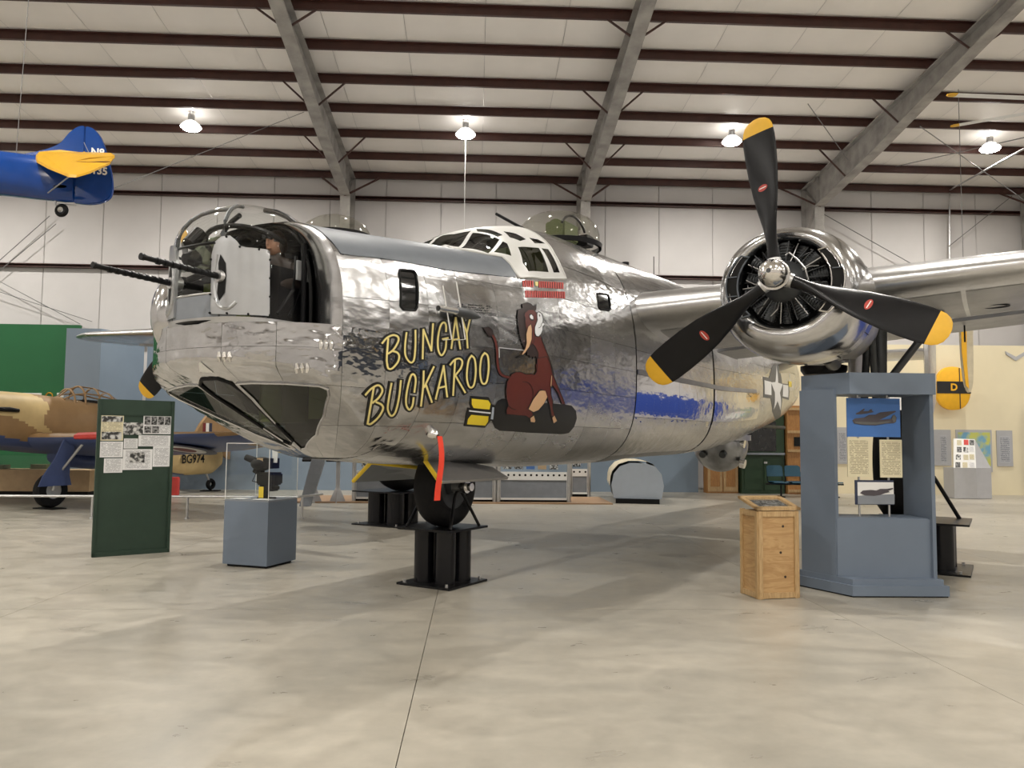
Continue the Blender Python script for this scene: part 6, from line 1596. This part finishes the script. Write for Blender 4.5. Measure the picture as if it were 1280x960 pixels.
cabinet(531, 619, 20.2, 'white framed exhibit cabinet beyond the nose wheel')
cabinet(622, 712, 20.2, 'white framed exhibit cabinet with blue photo left of the grey drum')
cabinet(712, 737, 22.4, 'narrow white framed exhibit cabinet set back beside the canvas covered drum')
o = tag(MB().box((-.55, 21.0, .015), (8.0, 2.2, .03)).build('wood_floor', 'floor_wood', smooth=0), 'brown wooden floor platform under the exhibit cabinets', 'platform')
for i, (px, lab_) in enumerate(((397, 'black touch screen on a grey post behind the case'), (426, 'black touch screen on a grey post beside the cabinets'))):
    g_p = ground(px, 626); e = empty('touch_screen', (g_p[0], g_p[1]-.5, 0), 0, lab_, 'screen')
    MB().cyl((0, 0, 0), (0, 0, 1.05), .05, n=14).lathe([(0, .2), (.02, .2), (.35, .06)], (0, 0, 0), (0, 0, 1), 4).build('post', 'light_grey', e)
    MB().prism([(-.28, -.12, 1.0), (.22, -.12, 1.0), (.3, .18, 1.28), (-.2, .18, 1.28)], (0, -.03, .05)).build('screen', 'black_gloss', e, smooth=0)
o = MB().prism([(-4.05, 18.9, 0), (-3.8, 18.9, 0), (-3.25, 18.9, 1.9), (-3.6, 18.9, 1.9)], (0, .15, 0)).build('leaning_panel', 'grey_panel', smooth=0); tag(o, 'dark grey slanted panel standing between the case and the screens', 'panel')
# drum container
e = empty('drum_container', (4.15, 20.3, 0), R(-12), 'grey ended drum container partly under a cream canvas on a black skid', 'container')
dp = [(-.60, .12), (-.66, .45), (-.60, .75), (-.45, .93), (-.2, 1.02), (.2, 1.02), (.45, .93), (.60, .75), (.66, .45), (.60, .12)]
MB().loft([[(x, -.02, z) for x, z in dp], [(x, .05, z) for x, z in dp]]).build('end_plate', 'drum_grey', e, smooth=0)
MB().loft([[(x*.96, .05, z*.98) for x, z in dp], [(x*.96-.2, 2.6, z*.98) for x, z in dp]]).build('drum', 'engine_grey', e, smooth=50)
MB().box((0, 1.2, .06), (1.1, 2.6, .12)).build('skid', 'black_matte', e, smooth=0)
cv = []
for y in np.linspace(.12, 2.5, 9): cv.append([(x*1.0-.2*y/2.6-.02, y+.05*math.sin(7*x), z*1.0+.025-.12*(abs(math.sin(3*y))*(i in (0, 8)))) for i, (x, z) in enumerate([(-.68, .5), (-.66, .65), (-.62, .78), (-.46, .96), (-.2, 1.05), (.1, 1.05), (.3, 1.02), (.42, .97), (.5, .9)])])
MB().loft(cv, caps=False, closed=False).build('canvas_cover', 'canvas', e, smooth=60)
# oak cabinet doors, green cubicle and tall oak case
g1_, g2_ = ydep(884, 616, 24.4), ydep(923, 616, 24.4)
e = empty('oak_cupboard', ((g1_[0]+g2_[0])/2, 24.4, 0), 0, 'low oak cupboard with two panelled doors below the ball turret', 'cupboard')
w_ = g2_[0]-g1_[0]
MB().box((0, .2, .75), (w_, .4, 1.5)).build('body', 'oak', e, smooth=0)
for s in (-1, 1):
    o = MB().box((s*w_*.25, -.015, .75), (w_*.46, .03, 1.4)).build('door', 'timber', e, smooth=0)
    MB().box((s*w_*.25, -.034, .75), (w_*.30, .012, 1.1)).build('door_panel', 'oak', o, smooth=0)
g1_, g2_ = ydep(927.5, 617, 24.2), ydep(981, 617, 24.2); w_ = g2_[0]-g1_[0]
e = empty('ticket_booth', ((g1_[0]+g2_[0])/2, 24.2, 0), 0, 'dark green panelled booth with a dark window beyond the ball turret', 'booth')
MB().box((0, .25, 1.3), (w_, .5, 2.6)).build('body', 'case_green', e, smooth=0)
MB().box((-.1, -.02, 1.75), (w_*.75, .04, .9)).build('window', 'dark_glass', e, smooth=0)
MB().box((0, -.06, 1.22), (w_*.95, .16, .06)).build('ledge', 'grey_panel', e, smooth=0)
for x in (-w_*.24, w_*.22): MB().box((x, -.012, .58), (w_*.4, .03, .95)).build('door', 'case_green', e, smooth=0, bevel=.008)
MB().box((w_*.05, -.03, .95), (.1, .02, .06)).build('latch', 'steel_light', e, smooth=0)
g1_, g2_ = ydep(985, 617, 24.1), ydep(1012, 617, 24.1); w_ = g2_[0]-g1_[0]
e = empty('oak_case', ((g1_[0]+g2_[0])/2, 24.1, 0), 0, 'tall oak case with a small dark opening right of the green booth', 'cabinet')
MB().box((0, .25, 1.35), (w_, .5, 2.7)).build('body', 'oak', e, smooth=0)
for z in (.1, .72, 1.32, 1.9, 2.6): MB().box((0, -.02, z), (w_, .04, .08)).build('rail', 'timber', e, smooth=0)
MB().box((0, -.015, 1.6), (w_*.4, .02, .28)).build('opening', 'black_matte', e, smooth=0)
# beam seating
e = None
def chairunit(x, Y, label):
    c = empty('beam_chair', (x, Y, 0), 0, label, 'chair', 'teal chairs on a shared beam')
    MB().loft([[(sx*.24*k, y, z) for sx, k in ((-1, .9), (-.5, 1), (.5, 1), (1, .9))] for y, z in ((-.25, .42), (-.23, .45), (.18, .43), (.24, .45))]+[[(sx*.24*k, y-.02, z-.03) for sx, k in ((-1, .9), (-.5, 1), (.5, 1), (1, .9))] for y, z in ((.24, .43), (-.23, .42))], caps=False, closed=False).build('seat', 'chair_teal', c, smooth=50)
    MB().prism([(-.24, .24, .58), (.24, .24, .58), (.235, .29, .86), (.17, .30, .90), (-.17, .30, .90), (-.235, .29, .86)], (0, .03, .005)).build('backrest', 'chair_teal', c, smooth=0, bevel=.008)
    for s in (-1, 1): MB().tube([(s*.22, .1, .40), (s*.22, .26, .45), (s*.22, .27, .62)], .014, 8).build('bracket', 'black_metal', c)
    return c
YC = 22.9
xs_ = [ydep(px, 610, YC)[0] for px in (973, 995.5, 1018, 1040.5, 1055)]
for i, x in enumerate(xs_[:4]): chairunit(x, YC, ['teal plastic chair on the seating beam, in front of the green booth', 'teal plastic chair on the seating beam, in front of the oak case', 'teal plastic chair on the seating beam, hidden behind the kiosk side panel', 'teal plastic chair on the seating beam, seen through the kiosk opening'][i])
e = empty('seating_beam', (xs_[1], YC, 0), 0, 'black steel seating beam carrying the teal chairs', 'beam')
MB().box(((xs_[3]-xs_[0])/2-(xs_[1]-xs_[0]), .05, .37), (xs_[3]-xs_[0]+.7, .06, .05)).build('beam', 'black_metal', e, smooth=0)
for x in (xs_[0]-xs_[1]+.1, xs_[3]-xs_[1]+.1): MB().cyl((x, .05, 0), (x, .05, .35), .025, n=10).box((x, .05, .015), (.05, .5, .03)).build('leg', 'black_metal', e, smooth=0)
# posters on the cream wall
def cream_y(x): return 24.7+(x-9.05)/(16.9-9.05)*(24.3-24.7)
def wall_sheet(name, x0, y0, x1, y1, m, label, cat, t=.03):
    P = ydep(x0, y0, 24.35); Q = ydep(x1, y1, 24.35); xm = (P[0]+Q[0])/2; Yc = cream_y(xm); P, Q = ydep(x0, y0, Yc), ydep(x1, y1, Yc)
    c = ((P[0]+Q[0])/2, Yc-.003, (P[2]+Q[2])/2)
    e = empty(name, (c[0], c[1], c[2]), 0, label, cat)
    sheet('panel', (0, -.002, 0), (7.85, -.4, 0), Q[0]-P[0], P[2]-Q[2], m, e, t); return e, Q[0]-P[0], P[2]-Q[2]
e, a, b = wall_sheet('wall_panel_text', 1167, 537, 1188.5, 582, 'light_grey', 'grey text panel on the cream wall left of the map', 'poster'); sheet('printed_text', (.02, -.034, -.05), (7.85, -.4, 0), a*.4, b*.8, 'text_grey', e, .003)
e, a, b = wall_sheet('wall_map', 1194.5, 537, 1239.5, 590, 'light_grey', 'pale wall panel with a coloured map behind the grey lectern', 'map'); sheet('map_print', (0, -.034, .05), (7.85, -.4, 0), a*.9, b*.8, 'map_print', e, .003)
e, a, b = wall_sheet('wall_panel_text', 1245, 538, 1265.5, 583, 'light_grey', 'grey text panel on the cream wall right of the map', 'poster'); sheet('printed_text', (0, -.034, -.03), (7.85, -.4, 0), a*.7, b*.75, 'text_grey', e, .003)
e, a, b = wall_sheet('wall_panel_text', 1045, 534, 1060, 580, 'light_grey', 'grey list panel on the cream wall seen through the kiosk', 'poster'); sheet('printed_text', (0, -.034, -.03), (7.85, -.4, 0), a*.7, b*.85, 'text_grey', e, .003)
e, a, b = wall_sheet('wall_frame', 1043, 480, 1062, 491, 'light_grey', 'pale framed strip high on the cream wall seen through the kiosk', 'frame'); sheet('print', (0, -.034, 0), (7.85, -.4, 0), a*.92, b*.8, 'white_flat', e, .003)
e, a, b = wall_sheet('wall_frame', 1110, 484, 1135, 530, 'light_grey', 'pale frame on the cream wall behind the main wheel', 'frame'); sheet('print', (0, -.034, 0), (7.85, -.4, 0), a*.9, b*.9, 'white_flat', e, .003)
# grey lectern
g0 = ground(1220.5, 624); 
e = empty('grey_lectern', g0, 0, 'grey gabled lectern with a sloping panel of photographs before the map', 'lectern')
LWx = .62
bp_ = [(-.60, .28), (0.0, .0), (.56, .0), (.56, .6), (-.60, .6)]
bp_ = [(-.58, .10), (0.02, .0), (.53, .10), (.53, .62), (-.58, .62)]
MB().prism([(x, y, 0.01) for x, y in bp_], (0, 0, .88)).build('body', 'light_grey', e, smooth=0)
MB().prism([(.02, .0, .89), (.53, .10, .89), (.22, .34, 1.72)], (-.02, .02, 0)).build('gable', 'light_grey', e, smooth=0)
q = [(-.58, .10, .89), (.02, .0, .89), (.22, .34, 1.72), (-.36, .42, 1.74)]
MB().prism(q, (0.0, .03, -.02)).build('sloping_panel', 'white_flat', e, smooth=0)
MB().prism([(.53, .10, .89), (.53, .62, .89), (-.36, .44, 1.72), (.22, .36, 1.71)], (.0, .01, 0)).build('gable_back', 'light_grey', e, smooth=0)
qa = [np.array(v) for v in q]
for i, (u_, v_, m) in enumerate(((.18, .1, 'photo_dark'), (.5, .1, 'text_cream'), (.82, .1, 'text_white'), (.2, .36, 'photo_bw'), (.55, .36, 'text_cream'), (.82, .38, 'text_cream'), (.25, .62, 'photo_dark'), (.55, .62, 'photo_bw'), (.82, .65, 'text_white'), (.25, .86, 'text_cream'), (.58, .88, 'tape_red'), (.85, .88, 'photo_dark'))):
    def uvp(a, b): return (qa[0]*(1-a)+qa[1]*a)*(1-b)+(qa[3]*(1-a)+qa[2]*a)*b
    h_ = .09; w2 = .11
    pts = [uvp(u_-w2, v_-h_), uvp(u_+w2, v_-h_), uvp(u_+w2, v_+h_), uvp(u_-w2, v_+h_)]
    n_ = np.cross(pts[1]-pts[0], pts[3]-pts[0]); n_ /= np.linalg.norm(n_); MB().prism([p_+n_*.003 for p_ in pts], n_*.006).build('card', m, e, smooth=0)
# yellow D fin on the wall
cF = A_((1120, 400), .25)
Yf = cream_y(14.2)-.40
def FQ(px, py, Y=Yf): return ydep(px, py, Y)
fo = FQ(1190.5, 485.5)
e = empty('tail_fin', fo, 0, 'yellow oval aircraft fin with a black band lettered D on the cream wall', 'fin')
rx_, rz_ = (FQ(1212, 485)[0]-FQ(1169, 485)[0])/2, (FQ(1190, 459)[2]-FQ(1190, 513)[2])/2
def ovalpts(k, n=40): return [(rx_*k*math.copysign(abs(math.cos(a))**.85, math.cos(a)), rz_*k*math.copysign(abs(math.sin(a))**.85, math.sin(a))) for a in np.linspace(0, 2*math.pi, n+1)[:n]]
MB().loft([[(x, d_, z) for x, z in ovalpts(k)] for d_, k in ((-.07, .93), (-.05, 1), (.05, 1), (.07, .93))]).build('fin_skin', 'fin_yellow', e, smooth=50)
zb1, zb0 = FQ(1190, 477)[2]-fo[2], FQ(1190, 492)[2]-fo[2]
def hw_at(z): return rx_*(1-min(1, abs(z/rz_))**2.35)**(1/2.35)
MB().prism([(-hw_at(zb0), -.072, zb0), (hw_at(zb0), -.072, zb0), (hw_at(zb1), -.072, zb1), (-hw_at(zb1), -.072, zb1)], (0, -.008, 0)).build('band', 'art_black', e, smooth=0)
text('band_letter', 'D', .30, 'fin_yellow', e, (-.0, -.082, (zb0+zb1)/2), (1, 0, 0), (0, 0, 1), .004, bold=.01)
MB().box((FQ(1198, 485)[0]-fo[0], -.074, .0), (.03, .008, rz_*1.88)).build('hinge_line', 'leather', e, smooth=0)
MB().cyl((0, .05, 0), (0, .22, 0), .05, n=12).build('wall_bracket', 'steel_light', e)
# hanging yellow wing panel
Yh = 19.5
hp_ = [ydep(*q, Yh) for q in smoothline([(1200, 395), (1201, 425), (1203, 455), (1206, 478), (1210, 489), (1214, 490), (1217, 478), (1217.5, 450), (1217, 420), (1217, 395)], 3)]
ho = hp_[0]*0+np.array((hp_[0][0], Yh, hp_[14][2]))
e = empty('hanging_wing_panel', ho, 0, 'narrow cream and yellow wing panel hanging upright beside the D fin', 'wing panel')
MB().prism([tuple(q-ho) for q in hp_], (0, .09, 0)).build('panel', 'canvas', e, smooth=0, bevel=.02)
yl_ = [ydep(*q, Yh) for q in ((1200.5, 396), (1202, 440), (1207, 482), (1211, 486), (1208.5, 455), (1207.5, 396))]
MB().prism([tuple(q-ho+np.array((0, -.004, 0))) for q in yl_], (0, -.01, 0)).build('leading_edge', 'fin_yellow', e, smooth=0)
top_ = hp_[0]-ho
MB().cyl((top_[0]+.15, .04, top_[2]), (top_[0]+.15, .04, roofz(Yh)-ho[2]), .008, n=6).build('suspension_cable', 'cable', e)
# grey V bracket on the cream wall
vv = [ydep(*q, cream_y(16.4)-.05) for q in ((1257, 439), (1270, 446), (1282, 439), (1283, 443), (1270, 451), (1258, 443))]
o = MB().prism([tuple(q) for q in vv], (0, .05, 0)).build('gull_ornament', 'light_grey', smooth=0); tag(o, 'small pale grey gull-wing ornament high on the cream wall', 'ornament')
# white cards behind the fighter cockpit
for x0, x1, lab_ in ((22, 51, 'white caption strip on the green wall left of the brass gauge'), (71, 82, 'white caption card on the green wall behind the fighter windscreen')):
    P, Q = ydep(x0, 491, 23.36), ydep(x1, 496.5, 23.36)
    o = MB().box(((P[0]+Q[0])/2, 23.385, (P[2]+Q[2])/2), (Q[0]-P[0], .03, P[2]-Q[2])).build('caption_strip', 'white_flat', smooth=0); tag(o, lab_, 'sign')
P = ydep(60, 495, 23.3); o = MB().lathe([(0, .10), (.02, .11), (.04, .10), (.02, .075)], (P[0], 23.34, P[2]), (0, 1, 0), 24).build('brass_ring', 'prop_yellow'); tag(o, 'small brass ring on the green wall above the fighter nose', 'ring')
